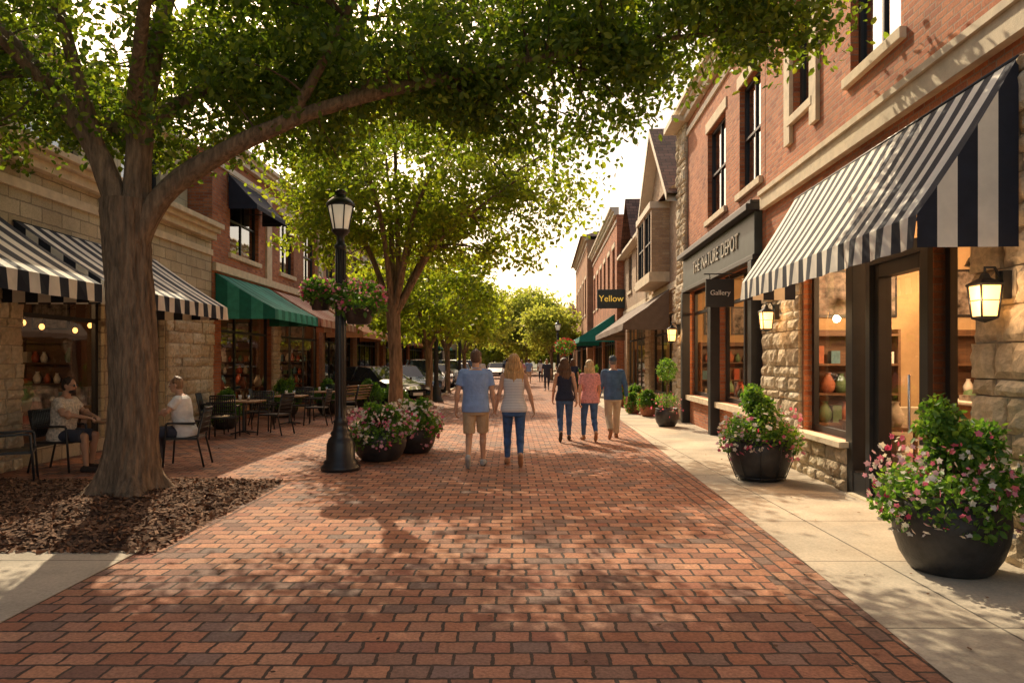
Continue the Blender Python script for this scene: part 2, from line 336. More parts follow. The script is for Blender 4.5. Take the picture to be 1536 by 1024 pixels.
# ------------------------------------------------------------ buildings
def XR(off=0): return lambda x,y,z:(3.85+.043*y+off-x, y+.043*x, z)
def XL(off=0): return lambda x,y,z:(-7.5+off+x, y, z)
def facade(mb,y0,y1,z0,z1,ops,m,x=0,rev=.2,rm=None):
    yc=sorted(set([y0,y1]+[v for o in ops for v in o[:2] if y0<v<y1])); zc=sorted(set([z0,z1]+[v for o in ops for v in o[2:4] if z0<v<z1]))
    for a,c in zip(yc,yc[1:]):
        for e,f in zip(zc,zc[1:]):
            my,mz_=(a+c)/2,(e+f)/2
            if any(o[0]<my<o[1] and o[2]<mz_<o[3] for o in ops): continue
            mb.quad((x,a,e),(x,c,e),(x,c,f),(x,a,f),m)
    rm=rm or m
    for o in ops:
        a,c,e,f=o[:4]
        if e>z0+.01: mb.quad((x,a,e),(x-rev,a,e),(x-rev,c,e),(x,c,e),rm)
        mb.quad((x,a,f),(x,c,f),(x-rev,c,f),(x-rev,a,f),rm)
        mb.quad((x,a,e),(x,a,f),(x-rev,a,f),(x-rev,a,e),rm); mb.quad((x,c,e),(x-rev,c,e),(x-rev,c,f),(x,c,f),rm)
def window(fr,gl,a,c,e,f,x,fm='black_frame',gm='glass_up',mull=1,rail=True,t=.06):
    fr.box(x-.05,x+.02,a,a+t,e,f,fm); fr.box(x-.05,x+.02,c-t,c,e,f,fm); fr.box(x-.048,x+.018,a+t,c-t,e,e+t,fm); fr.box(x-.048,x+.018,a+t,c-t,f-t,f,fm)
    for i in range(1,mull+1):
        y=a+(c-a)*i/(mull+1); fr.box(x-.045,x+.012,y-t*.4,y+t*.4,e+t,f-t,fm)
    if rail: z=(e+f)/2; fr.box(x-.043,x+.022,a+t,c-t,z-t*.4,z+t*.4,fm)
    gl.quad((x-.02,a+t*.5,e+t*.5),(x-.02,c-t*.5,e+t*.5),(x-.02,c-t*.5,f-t*.5),(x-.02,a+t*.5,f-t*.5),gm)
def stoneblocks(mb,y0,y1,z0,z1,x,bw=.34,bh=.17,th=.10,seed=1):
    r=random.Random(seed); mb.box(x-.02,x+th*.45,y0+.01,y1-.01,z0,z1,'mortar')
    z=z0
    while z<z1-.03:
        h=min(z1-z,bh*r.choice([.75,1,1.3,1.6])); 
        if z1-(z+h)<.08: h=z1-z
        y=y0
        while y<y1-.02:
            w=min(y1-y,bw*r.uniform(.55,1.6)); 
            if y1-(y+w)<.12: w=y1-y
            nu,nv=max(3,int(w/.07)),max(3,int(h/.055)); gp=.007; base=x+th*.35; out=x+th*r.uniform(.7,1.15); vs=[];fs=[]
            for j in range(nv+1):
                for i in range(nu+1):
                    u=i/nu;v=j/nv; ed=(i in(0,nu)) or (j in (0,nv)); yy=y+gp+(w-2*gp)*u; zz=z+gp+(h-2*gp)*v
                    if not ed: yy+=r.uniform(-.012,.012); zz+=r.uniform(-.01,.01)
                    else: yy+=r.uniform(-.003,.003); zz+=r.uniform(-.003,.003)
                    xx=out-(.03 if ed else 0)*th/.1+r.uniform(-.014,.014)
                    vs.append((xx,yy,zz))
            for j in range(nv):
                for i in range(nu): a=j*(nu+1)+i; fs.append((a,a+1,a+nu+2,a+nu+1))
            ring=[i for i in range(nu+1)]+[j*(nu+1)+nu for j in range(1,nv+1)]+[nv*(nu+1)+i for i in range(nu-1,-1,-1)]+[j*(nu+1) for j in range(nv-1,0,-1)]
            o=len(vs)
            for q in ring: vs.append((base-.03,vs[q][1],vs[q][2]))
            for k in range(len(ring)): k2=(k+1)%len(ring); fs.append((ring[k],o+k,o+k2,ring[k2]))
            mb.add(vs,fs,'stone_block'); y+=w
        z+=h
VASE=[(0,0),(.06,0),(.09,.06),(.10,.14),(.06,.22),(.035,.27),(.05,.30)]
GOODS=['white_paint','vase_blue','vase_red','curtain','terracotta','book_green']
def display(ins,a,c,x=-.75,seed=0,z0=.04):
    r=random.Random(seed); ins.box(x-.25,x+.25,a,c,z0+.70,z0+.75,'dark_wood')
    for yy in (a+.04,c-.08):
        for xx in (x-.22,x+.18): ins.box(xx,xx+.04,yy,yy+.04,z0,z0+.70,'dark_wood')
    y=a+.15
    while y<c-.1:
        k=r.random(); s=r.uniform(.7,1.3); m_=r.choice(GOODS)
        if k<.5: ins.lathe([(q*s,w*s) for q,w in VASE],(x+r.uniform(-.1,.1),y,z0+.75),m_,12)
        elif k<.75: ins.lathe([(0,0),(.05,0),(.13,.07),(.14,.08),(.12,.07),(.04,.02)],(x,y,z0+.75),m_,14)
        else: ins.box(x-.05,x+.03,y-.12,y+.12,z0+.75,z0+1.1,'picture')
        y+=r.uniform(.2,.32)
def endshelf(ins,c,D,seed):
    r=random.Random(seed)
    for (xa,xb) in ((-1.9,-.5),(-3.9,-2.6)):
        ins.box(xa,xb,c-.04,c-.01,.05,2.15,'dark_wood')
        for xx in (xa,xb-.04): ins.box(xx,xx+.04,c-.36,c-.041,.05,2.15,'dark_wood')
        for k in range(5):
            z=.12+k*.48; ins.box(xa+.04,xb-.04,c-.35,c-.042,z,z+.035,'dark_wood'); x=xa+.14
            while x<xb-.12 and k<4:
                q=r.random(); m_=r.choice(GOODS)
                if q<.5: s=r.uniform(.7,1.15); ins.lathe([(a*s,w*s) for a,w in VASE],(x,c-.2,z+.036),m_,10)
                elif q<.85: ins.box(x-.07,x+.07,c-.28,c-.12,z+.036,z+r.uniform(.14,.34),m_)
                x+=r.uniform(.16,.26)
    for (xa,w_,z) in ((-.95,.5,2.4),(-1.7,.5,2.4),(-3.3,.8,2.4)):
        ins.box(xa-w_/2-.04,xa+w_/2+.04,c-.045,c-.012,z-.04,z+.74,'black_frame'); ins.box(xa-w_/2,xa+w_/2,c-.06,c-.046,z,z+.7,'picture')
def building(name,xf,flip,y0,y1,h,wm,ups=(),shops=(),depth=9,cornice='cream_trim',slab=3.9,low=None,trim='limestone',interior='interior_wall',light=0,mull=1,gm='glass_up',wallops=()):
    g=group(name,Vector(xf(0,(y0+y1)/2,0))); w=MB(xf,flip); fr=MB(xf,flip); gl=MB(xf,flip); tr=MB(xf,flip); ins=MB(xf,flip)
    facade(w,y0,y1,0,h,[s[:4] for s in shops]+list(ups)+list(wallops),wm)
    w.quad((0,y0,0),(0,y0,h),(-depth,y0,h),(-depth,y0,0),wm); w.quad((0,y1,0),(-depth,y1,0),(-depth,y1,h),(0,y1,h),wm); w.quad((-depth,y0,0),(-depth,y0,h),(-depth,y1,h),(-depth,y1,0),wm)
    w.quad((-.0,y0,h-.02),(-.0,y1,h-.02),(-depth,y1,h-.02),(-depth,y0,h-.02),'asphalt')
    for (a,c,e,f) in ups:
        window(fr,gl,a,c,e,f,-.12,mull=mull,gm=gm)
        tr.box(-.15,.07,a-.12,c+.12,e-.13,e-.002,trim); tr.box(-.01,.03,a-.12,c+.12,f+.002,f+.24,trim)
        ins.quad((-.9,a-.5,e-.5),(-.9,c+.5,e-.5),(-.9,c+.5,f+.5),(-.9,a-.5,f+.5),'unlit_room_dark')  # dark sheet behind the pane stands in for the unlit room
        ins.box(-.26,-.24,a+.02,a+(c-a)*.22,e,f,'curtain'); ins.box(-.26,-.24,c-(c-a)*.22,c-.02,e,f,'curtain')
    for s in shops:
        a,c,e,f=s[:4]; k=max(0,int((c-a)/1.25)-1); window(fr,gl,a,c,e,f,-.14,gm='glass',mull=k,rail=False,t=.09)
        zt=f-.62; fr.box(-.18,-.118,a+.09,c-.09,zt,zt+.07,'black_frame')
        if y0<30: display(ins,a+.15,c-.15,-.7,int(a*7))
    if shops:
        a=min(s[0] for s in shops)-.3; c=max(s[1] for s in shops)+1.4; a=max(a,y0+.05);c=min(c,y1-.05); D=4.2
        ins.quad((-.21,a,.03),(-.21,c,.03),(-D,c,.03),(-D,a,.03),'wood_floor'); ins.quad((-D,a,0),(-D,c,0),(-D,c,slab),(-D,a,slab),interior)
        ins.quad((-.21,a,slab),(-.21,c,slab),(-D,c,slab),(-D,a,slab),interior); ins.quad((-.21,a,0),(-.21,a,slab),(-D,a,slab),(-D,a,0),interior); ins.quad((-.21,c,0),(-.21,c,slab),(-D,c,slab),(-D,c,0),interior)
        r=random.Random(int(y0*10)); y=a+.6
        if y0<30: endshelf(ins,c,D,int(y0))
        while y<c-.8:
            if y0<30: display(ins,y,y+1.0,-2.3,int(y*13))
            ins.box(-D+.01,-D+.05,y,y+.8,1.5,2.1,'picture'); ins.box(-D+.02,-D+.3,y+.9,y+1.4,.05,2.2,'dark_wood')
            for k in range(4): ins.box(-D+.31,-D+.40,y+.95,y+1.35,.3+.5*k,.3+.5*k+r.uniform(.15,.35),r.choice(GOODS))
            y+=1.7
        if light:
            ld=bpy.data.lights.new('ceiling_lamp','POINT'); ld.energy=light; ld.color=(1,.60,.28); ld.shadow_soft_size=.25; lo=bpy.data.objects.new('ceiling_lamp',ld); COL.objects.link(lo); lo.location=xf(-1.9,(a+c)/2,3.0); attach(lo,g)
    if cornice:
        tr.box(-.1,.14,y0+.003,y1-.003,h-.02,h+.14,cornice); tr.box(-.1,.24,y0+.003,y1-.003,h+.142,h+.24,cornice); tr.box(-.1,.34,y0+.003,y1-.003,h+.242,h+.36,cornice); tr.box(-.01,.05,y0+.003,y1-.003,h-.4,h-.25,cornice)
    w.build('walls',g); fr.build('window_frames',g); gl.build('glazing',g); tr.build('stone_trim',g,bevel=.008); ins.build('interior',g)
    return g
def text(s,size,M,matn,parent,name='lettering',ext=.012):
    cu=bpy.data.curves.new(name,'FONT'); cu.body=s; cu.size=size; cu.extrude=ext; cu.align_x='CENTER'; cu.align_y='CENTER'; cu.materials.append(MATS[matn])
    ob=bpy.data.objects.new(name,cu); COL.objects.link(ob); ob.matrix_world=M; 
    ob.parent=parent; ob.matrix_parent_inverse=Matrix.Translation(parent.location).inverted() if parent else Matrix(); return ob
def TM(p,xdir,up=(0,0,1)):
    x=Vector(xdir).normalized(); y=Vector(up); z=x.cross(y); M=Matrix((x,y,z)).transposed().to_4x4(); M.translation=p; return M
def plight(loc,e,parent,col=(1,.62,.32),r=.1,name='lamp_light'):
    ld=bpy.data.lights.new(name,'POINT'); ld.energy=e; ld.color=col; ld.shadow_soft_size=r; lo=bpy.data.objects.new(name,ld); COL.objects.link(lo); lo.location=loc; attach(lo,parent); return lo

X0=XR(0)
g1=building('brick_storefront_building',X0,True,1.5,12.72,10.6,'brick_red',ups=[(10.5,11.3,5.4,8.2),(7.9,9.2,5.2,7.6),(4.6,6.0,5.2,7.6)],shops=[(6.5,7.25,.55,3.9),(9.2,10.85,.62,3.9)],wallops=[(7.251,9.199,0,3.9)],slab=3.95)
w=MB(X0,True); 
stoneblocks(w,10.9,12.7,0,3.35,.0,seed=5); stoneblocks(w,2.0,6.45,0,4.05,.0,seed=9,bw=.36,bh=.19,th=.12); stoneblocks(w,9.15,10.88,0,.55,.02,seed=4,bh=.15); stoneblocks(w,6.46,7.2,0,.5,.02,seed=14,bh=.15)
w.box(-.02,.18,9.1,10.92,.56,.63,'limestone'); w.box(-.02,.17,6.42,7.25,.51,.57,'limestone')
w.box(-.02,.10,1.5,12.72,4.25,4.48,'limestone'); w.box(-.02,.14,1.5,12.72,4.483,4.56,'limestone')
for a,c in ((10.5,11.3),): 
    w.box(-.02,.06,a-.28,a-.02,5.0,9,'limestone'); w.box(-.02,.06,c+.02,c+.28,5.0,9,'limestone')
w.build('stonework',g1)
d=MB(X0,True); gl=MB(X0,True)
d.box(-.2,.06,9.0,9.2,0,3.9,'black_frame'); d.box(-.2,.05,8.55,8.66,0,3.9,'black_frame'); d.box(-.2,.05,7.25,7.4,0,3.9,'black_frame'); d.box(-.2,.05,7.4,8.55,2.75,2.9,'black_frame')
d.box(-.15,0,7.4,7.52,.02,2.75,'black_frame'); d.box(-.15,0,8.43,8.55,.02,2.75,'black_frame'); d.box(-.149,0,7.52,8.43,.02,.28,'black_frame'); d.box(-.149,0,7.52,8.43,2.6,2.75,'black_frame')
d.box(-.2,.05,8.66,9.0,0,.3,'black_frame'); d.tube([(.06,7.6,.9),(.06,7.6,1.5)],.014,'chrome'); d.box(-.2,.12,7.3,9.0,.0,.03,'limestone')
gl.quad((-.08,7.5,.25),(-.08,8.45,.25),(-.08,8.45,2.65),(-.08,7.5,2.65),'glass'); gl.quad((-.08,7.4,2.88),(-.08,9.0,2.88),(-.08,9.0,3.9),(-.08,7.4,3.9),'glass'); gl.quad((-.08,8.64,.3),(-.08,9.02,.3),(-.08,9.02,2.9),(-.08,8.64,2.9),'glass')
d.build('entrance_door',g1,bevel=.006); gl.build('door_glazing',g1)
p=MB()
for (x,y,z) in ((-1.2,8.6,2.75),(-2.6,9.6,2.6),(-2.4,7.6,2.8),(-1.0,10.6,2.7),(-1.2,11.8,2.6)):
    q=X0(x,y,z); p.tube([q,(q[0],q[1],3.94)],.008,'black_metal',6); p.lathe([(.03,.14),(.09,.09),(.13,0)],q,'black_metal'); p.ell((q[0],q[1],q[2]+.02),(.055,.055,.06),'bulb')
p.build('pendant_lamps',g1); plight(X0(-1.9,8.1,2.9),260,g1,r=.2); plight(X0(-1.7,10.7,2.8),240,g1,r=.2)
w=MB(X0,True); w.box(-3.0,-2.2,9.2,11.4,.04,1.0,'wood'); w.box(-3.05,-2.15,9.15,11.45,1.0,1.06,'white_paint')
for i in range(6): w.lathe([(0,0),(.12,0),(.15,.02),(.10,.06),(.09,.12),(0,.15)],(-2.6,9.4+.36*i,1.061),GOODS[i],12)
w.box(-1.5,-.8,9.6,10.3,.1,.45,'curtain'); w.box(-1.5,-.8,10.2,10.35,.45,1.0,'curtain'); w.box(-1.55,-1.42,9.6,10.3,.45,.65,'curtain'); w.box(-.88,-.75,9.6,10.3,.45,.65,'curtain')
w.build('shop_furniture',g1,bevel=.02)
g2=building('brick_shop_building',X0,True,12.75,20.7,8.0,'brick_red',ups=[(13.0,14.4,4.9,6.95),(15.5,17.2,4.9,6.95)],shops=[(13.1,16.0,.75,3.45),(16.3,19.3,.75,3.45)],light=420)
w=MB(X0,True); stoneblocks(w,19.55,20.7,0,8.0,.0,seed=12,bw=.4,bh=.22,th=.12); w.box(-.02,.12,13.0,19.4,.62,.74,'limestone')
w.box(-.1,.45,19.45,20.75,8.0,8.15,'cream_trim'); w.build('stonework',g2)
w=MB(X0,True); w.box(0,.14,12.9,19.5,3.52,4.28,'sign_face'); w.box(0,.30,12.85,19.55,4.283,4.40,'black_frame'); w.box(0,.22,12.87,19.53,4.403,4.47,'black_frame'); w.box(0,.18,12.87,19.53,3.42,3.517,'black_frame')
for y in (13.0,16.15,19.4): w.box(0,.2,y-.12,y+.12,.0,3.41,'black_frame')
w.build('shop_fascia',g2,bevel=.01)
text('THE  NATURE  DEPOT',.42,TM(Vector(X0(.155,16.0,3.9)),(-.043,-1,0)),'sign_letters',g2)
gs=group('projecting_shop_sign',Vector(X0(.4,14.2,3.0))); w=MB(X0,True); w.box(.16,.70,14.18,14.24,2.68,3.22,'black_frame'); w.tube([(.0,14.21,3.32),(.74,14.21,3.32)],.013,'black_metal'); w.tube([(.25,14.21,3.2),(.25,14.21,3.32)],.01,'black_metal'); w.tube([(.62,14.21,3.2),(.62,14.21,3.32)],.01,'black_metal'); w.build('board',gs,bevel=.005)
text('Gallery',.135,TM(Vector(X0(.43,14.165,2.95)),(1,0,0)),'white_paint',gs)
g3=building('gabled_brick_building',XR(.0),True,20.75,34.9,6.6,'brick_tan',ups=[(27.2,28.5,4.7,6.3),(29.2,30.5,4.7,6.3),(32,33.2,4.7,6.3)],shops=[(21.6,26.2,.5,3.1),(27.4,33.8,.5,3.1)],cornice=None,light=260)
w=MB(XR(),True)
pk=(24.0,9.1); a,c=21.0,27.0
w.tri((.02,a,6.6),(.02,c,6.6),(.02,pk[0],pk[1]),'brick_tan')
for (ya,yb) in ((a-.4,pk[0]),(c+.4,pk[0])):
    w.quad((.4,ya,6.35),(.4,yb,pk[1]+.12),(-5,yb,pk[1]+.12),(-5,ya,6.35),'shingle'); w.quad((.4,ya,6.35),(.4,yb,pk[1]+.12),(.4,yb,pk[1]-.14),(.4,ya,6.12),'cream_trim'); w.quad((.38,ya,6.12),(.38,yb,pk[1]-.14),(-.0,yb,pk[1]-.14),(0,ya,6.12),'cream_trim')
w.quad((.35,20.8,6.5),(.35,34.9,6.5),(-4.5,34.9,9.3),(-4.5,20.8,9.3),'shingle'); w.tri((.35,20.8,6.5),(-4.5,20.8,9.3),(-9,20.8,6.5),'brick_tan'); w.quad((-4.5,20.8,9.3),(-4.5,34.9,9.3),(-9.3,34.9,6.5),(-9.3,20.8,6.5),'shingle')
w.box(0,.36,27.4,34.9,6.38,6.49,'cream_trim')
pk2=(30.8,8.3)
w.tri((.03,29.0,6.55),(.03,32.6,6.55),(.03,pk2[0],pk2[1]),'brick_tan')
for ya in (28.7,32.9): w.quad((.42,ya,6.4),(.42,pk2[0],pk2[1]+.12),(-4,pk2[0],pk2[1]+.12),(-4,ya,6.4),'shingle')
w.box(0,.62,22.4,25.8,4.05,4.35,'limestone'); w.box(0,.6,22.4,25.8,6.3,6.5,'cream_trim'); w.box(0,.55,22.4,22.6,4.35,6.3,'brick_tan'); w.box(0,.55,25.6,25.8,4.35,6.3,'brick_tan'); w.box(.3,.55,24.0,24.2,4.35,6.3,'brick_tan')
w.box(0,.06,20.75,34.9,3.75,3.95,'limestone')
w.build('gable_roof',g3)
fr=MB(XR(),True);gl=MB(XR(),True); window(fr,gl,22.6,24.0,4.35,6.3,.5);window(fr,gl,24.2,25.6,4.35,6.3,.5); fr.box(.02,.03,22.6,25.6,4.35,6.3,'unlit_room_dark'); fr.build('bay_window_frames',g3); gl.build('bay_window_glass',g3)  # also holds a dark backing sheet painted as the bay's shaded inside
w=MB(XR(),True); stoneblocks(w,20.8,21.5,0,3.7,0,seed=30,bw=.4,bh=.25); stoneblocks(w,26.3,27.3,0,6.3,0,seed=31,bw=.4,bh=.25); w.build('stone_piers',g3)
g4=building('red_brick_building',XR(-.35),True,35,52,8.6,'brick_red',ups=[(36+i*2.7,37.3+i*2.7,5,7.2) for i in range(6)],shops=[(36,43,.4,3.1),(44,51,.4,3.1)])
g5=building('tan_brick_building',XR(-.75),True,52.1,70,10.2,'brick_orange',ups=[(53.3+i*3.3,55+i*3.3,5,7.6) for i in range(5)],shops=[(53,60,.4,3.1),(61,69,.4,3.1)])
w=MB(XR(-.75),True)
w.quad((.5,51.8,10.4),(.5,70.3,10.4),(-4,68,12),(-4,54,12),'shingle'); w.tri((.5,51.8,10.4),(-4,54,12),(-8,51.8,10.4),'shingle'); w.build('hipped_roof',g5)
building('low_brick_shop',XR(-1.0),True,70.1,100,6.6,'brick_tan',ups=[(71.5+i*4,73.5+i*4,4.2,5.8) for i in range(7)],shops=[(71,84,.4,3.0),(85,99,.4,3.0)])
building('low_brick_shop',XR(-1.6),True,100.1,140,6.0,'brick_dark',ups=[(101.5+i*5,103.5+i*5,4.0,5.4) for i in range(7)],shops=[(101,119,.4,3.0),(121,139,.4,3.0)])
X1=XL(0)
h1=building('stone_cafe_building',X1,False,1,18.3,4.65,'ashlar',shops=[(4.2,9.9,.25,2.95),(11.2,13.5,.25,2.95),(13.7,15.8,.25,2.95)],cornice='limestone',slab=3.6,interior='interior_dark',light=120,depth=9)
w=MB(X1); stoneblocks(w,9.95,11.15,0,2.95,0,seed=21); stoneblocks(w,15.85,18.3,0,2.95,0,seed=22,bw=.4,bh=.2); w.box(-.02,.08,1,18.3,2.97,3.12,'limestone')
w.build('stone_piers',h1)
w=MB(XL(-.6)); fr=MB(XL(-.6)); gl=MB(XL(-.6)); ups=[(3.5,5,5.3,6.6),(6.5,8,5.3,6.6),(9.5,11,5.3,6.6),(12.2,13.7,5.3,6.6),(15.2,16.9,5.3,6.6)]
facade(w,1,18.3,4.6,6.9,ups,'ashlar_cream'); w.quad((0,18.3,4.6),(-8,18.3,4.6),(-8,18.3,6.9),(0,18.3,6.9),'ashlar_cream'); w.quad((0,1,6.9),(0,18.3,6.9),(-8,18.3,6.9),(-8,1,6.9),'asphalt')
for u in ups: window(fr,gl,*u,-.12); w.box(-.1,.06,u[0]-.15,u[1]+.15,u[2]-.15,u[2]-.002,'limestone'); w.quad((-.8,u[0]-.5,u[2]-.5),(-.8,u[1]+.5,u[2]-.5),(-.8,u[1]+.5,u[3]+.2),(-.8,u[0]-.5,u[3]+.2),'unlit_room_dark')
w.box(-.1,.2,1,18.3,6.9,7.08,'cream_trim'); w.build('upper_storey',h1); fr.build('upper_window_frames',h1); gl.build('upper_glazing',h1)
p=MB()
for y in (11.6,12.1,12.6,13.1,14.1,14.6,15.1):
    q=X1(-.9,y,2.28+.06*math.sin(y*7)); p.tube([q,(q[0],q[1],3.58)],.006,'black_metal',5); p.lathe([(.02,.13),(.03,.08),(.05,.05)],q,'black_metal'); p.ell((q[0],q[1],q[2]),(.045,.045,.055),'lantern_glow')
p.build('pendant_lamps',h1)
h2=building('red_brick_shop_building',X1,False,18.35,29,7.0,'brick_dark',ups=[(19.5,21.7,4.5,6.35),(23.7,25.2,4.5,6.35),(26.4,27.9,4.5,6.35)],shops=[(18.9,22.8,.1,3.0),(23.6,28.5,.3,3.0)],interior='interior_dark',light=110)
w=MB(X1); stoneblocks(w,22.85,23.55,0,3.0,0,seed=41); w.box(-.02,.1,18.35,29,3.9,4.1,'limestone'); w.box(-.02,.06,22.3,22.75,4.1,6.6,'limestone'); w.box(-.02,.06,28.3,28.9,4.1,6.6,'limestone'); w.build('stone_trim_band',h2)
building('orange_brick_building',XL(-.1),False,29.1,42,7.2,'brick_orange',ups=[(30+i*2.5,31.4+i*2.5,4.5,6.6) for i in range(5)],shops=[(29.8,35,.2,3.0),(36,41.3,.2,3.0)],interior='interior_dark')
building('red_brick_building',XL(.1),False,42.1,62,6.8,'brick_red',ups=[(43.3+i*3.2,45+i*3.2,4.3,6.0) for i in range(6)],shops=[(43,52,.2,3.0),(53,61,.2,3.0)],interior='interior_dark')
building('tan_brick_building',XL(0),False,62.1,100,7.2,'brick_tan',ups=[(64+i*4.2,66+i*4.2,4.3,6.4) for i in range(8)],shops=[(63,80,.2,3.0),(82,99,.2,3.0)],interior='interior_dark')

# ------------------------------------------------------------ awnings
def awning(name,xf,flip,y0,y1,zt,zf,proj,val,mats,sw,x0=.02,ends=True,sag=.03):
    g=group(name,Vector(xf(x0,(y0+y1)/2,zf))); b=MB(xf,flip); n=max(1,round((y1-y0)/sw)); K=5
    def prof(t,y): 
        s=4*t*(1-t)*sag; return (x0+proj*t, zt+(zf-zt)*t-s-.012*math.sin(y*9)*4*t*(1-t))
    for i in range(n):
        a=y0+(y1-y0)*i/n; c=y0+(y1-y0)*(i+1)/n; m=mats[i%len(mats)]
        vs=[];fs=[]
        for k in range(K+1):
            t=k/K; xa,za=prof(t,a); xc,zc=prof(t,c); vs+=[(xa,a,za),(xc,c,zc)]
        wv=lambda y:.02*math.sin(y*11+1)
        vs+=[(x0+proj+.01+wv(a),a,zf-val),(x0+proj+.01+wv(c),c,zf-val)]
        for k in range(K+1): fs.append((2*k,2*k+2,2*k+3,2*k+1))
        b.add(vs,fs,m,False)
    if ends:
        ne=max(2,round(proj/sw))
        for y in (y0,y1):
            for i in range(ne):
                t0=i/ne;t1=(i+1)/ne; xa,za=prof(t0,y); xc,zc=prof(t1,y); m=mats[i%len(mats)]
                b.quad((xa,y,za),(xc,y,zc),(xc,y,zf-val),(xa,y,zf-val),m)
    b.build('canvas',g)
    f=MB(xf,flip); f.tube([(x0+proj-.02,y0+.02,zf-.03),(x0+proj-.02,y1-.02,zf-.03)],.016,'black_metal',8); f.tube([(x0,y0+.01,zt-.01),(x0,y1-.01,zt-.01)],.02,'black_metal',8)
    for y in (y0+.04,(y0+y1)/2,y1-.04):
        f.tube([(x0,y,zf-.02),(x0+proj-.02,y,zf-.03)],.013,'black_metal',6); f.tube([(x0,y,zt-.04),(x0+proj-.03,y,zf-.04)],.013,'black_metal',6)
    f.build('frame',g); return g
BW=['fab_black','fab_white']
awning('striped_awning',X0,True,5.75,10.85,4.04,2.80,.78,.26,BW,.142,x0=.12)
awning('striped_awning',X1,False,4.0,10.7,3.75,2.75,1.5,.26,BW,.2)
awning('striped_awning',X1,False,11.0,15.4,3.75,2.75,1.5,.26,BW,.2)
awning('green_awning',X1,False,18.5,22.6,3.85,2.95,1.5,.26,['fab_green','fab_green_l'],.28)
awning('pink_awning',X1,False,22.9,28.0,3.85,2.95,1.5,.24,['fab_pink','fab_pink_l'],.3)
awning('orange_awning',X1,False,29.5,36,3.8,2.8,1.5,.24,['fab_orange'],1)
awning('brown_awning',X1,False,37,44,3.8,2.8,1.6,.24,['fab_brown'],1)
awning('orange_awning',X1,False,46,56,3.8,2.8,1.6,.24,['fab_orange'],1)
awning('green_awning',X1,False,58,70,3.8,2.8,1.8,.24,['fab_green'],1)
awning('black_window_awning',X1,False,19.3,21.9,6.55,5.75,.75,.12,['fab_black'],2,x0=.04)
awning('brown_awning',XR(),True,21.8,33.5,3.75,2.75,1.35,.2,['fab_brown'],1,x0=.12)
awning('teal_awning',XR(-.35),True,36,46,3.9,2.8,1.7,.25,['fab_teal'],1)
awning('black_awning',XR(-.35),True,47,52,3.7,2.8,1.6,.25,['fab_black'],1)
awning('black_awning',XR(-.75),True,54,66,3.6,2.8,1.6,.25,['fab_black'],1)
awning('brown_awning',XR(-1),True,72,84,3.6,2.8,1.8,.25,['fab_brown'],1)
gs=group('yellow_shop_sign',Vector(XR()(0.4,34.8,4.6))); w=MB(XR(),True); w.box(.0,1.3,34.7,34.82,4.1,5.0,'sign_face'); w.build('board',gs,bevel=.02); text('Yellow',.42,TM(Vector(XR()(.65,34.66,4.55)),(1,0,0)),'sign_yellow',gs)

# ------------------------------------------------------------ wall lanterns
def wall_lantern(xf,y,z,s=1,e=6,x0=.12):
    q=Vector(xf(x0+.16*s,y,z)); g=group('wall_lantern',q); b=MB(); w=Vector(xf(x0,y,z))
    b.tube([w+Vector((0,0,.12*s)),w.lerp(q,.5)+Vector((0,0,.27*s)),q+Vector((0,0,.27*s)),q+Vector((0,0,.2*s))],.012*s,'black_metal',8)
    b.box(w.x-.04,w.x+.03,w.y-.05*s,w.y+.05*s,w.z+.0,w.z+.24*s,'black_metal')
    b.lathe([(.005,.24*s),(.03*s,.215*s),(.045*s,.18*s),(.145*s,.13*s),(.145*s,.115*s),(.1*s,.115*s)],q,'black_metal',4,False)
    b.lathe([(.0,-.2*s),(.03*s,-.19*s),(.10*s,-.165*s),(.105*s,-.145*s),(0,-.145*s)],q,'black_metal',4,False)
    for k in range(4):
        a=2*math.pi*(k+.5)/4; b.tube([q+Vector((math.cos(a)*.098*s,math.sin(a)*.098*s,-.15*s)),q+Vector((math.cos(a)*.128*s,math.sin(a)*.128*s,.12*s))],.009*s,'black_metal',5)
        m1=q+Vector((math.cos(a)*.112*s,math.sin(a)*.112*s,-.01*s)); a2=a+math.pi/2; b.tube([m1,q+Vector((math.cos(a2)*.112*s,math.sin(a2)*.112*s,-.01*s))],.005*s,'black_metal',4)
    b.build('housing',g); c=MB(); c.lathe([(0,-.144*s),(.09*s,-.143*s),(.118*s,.112*s),(0,.113*s)],q,'lantern_glow',4,False); c.build('glass',g)
    plight(q+Vector((-.18*s,-.14*s,.0)),e,g,r=.06)
wall_lantern(X0,5.9,2.14,.95,9,.14); wall_lantern(X0,11.75,2.3,1.0,9,.12); wall_lantern(X0,20.1,2.35,1.2,5,.14)

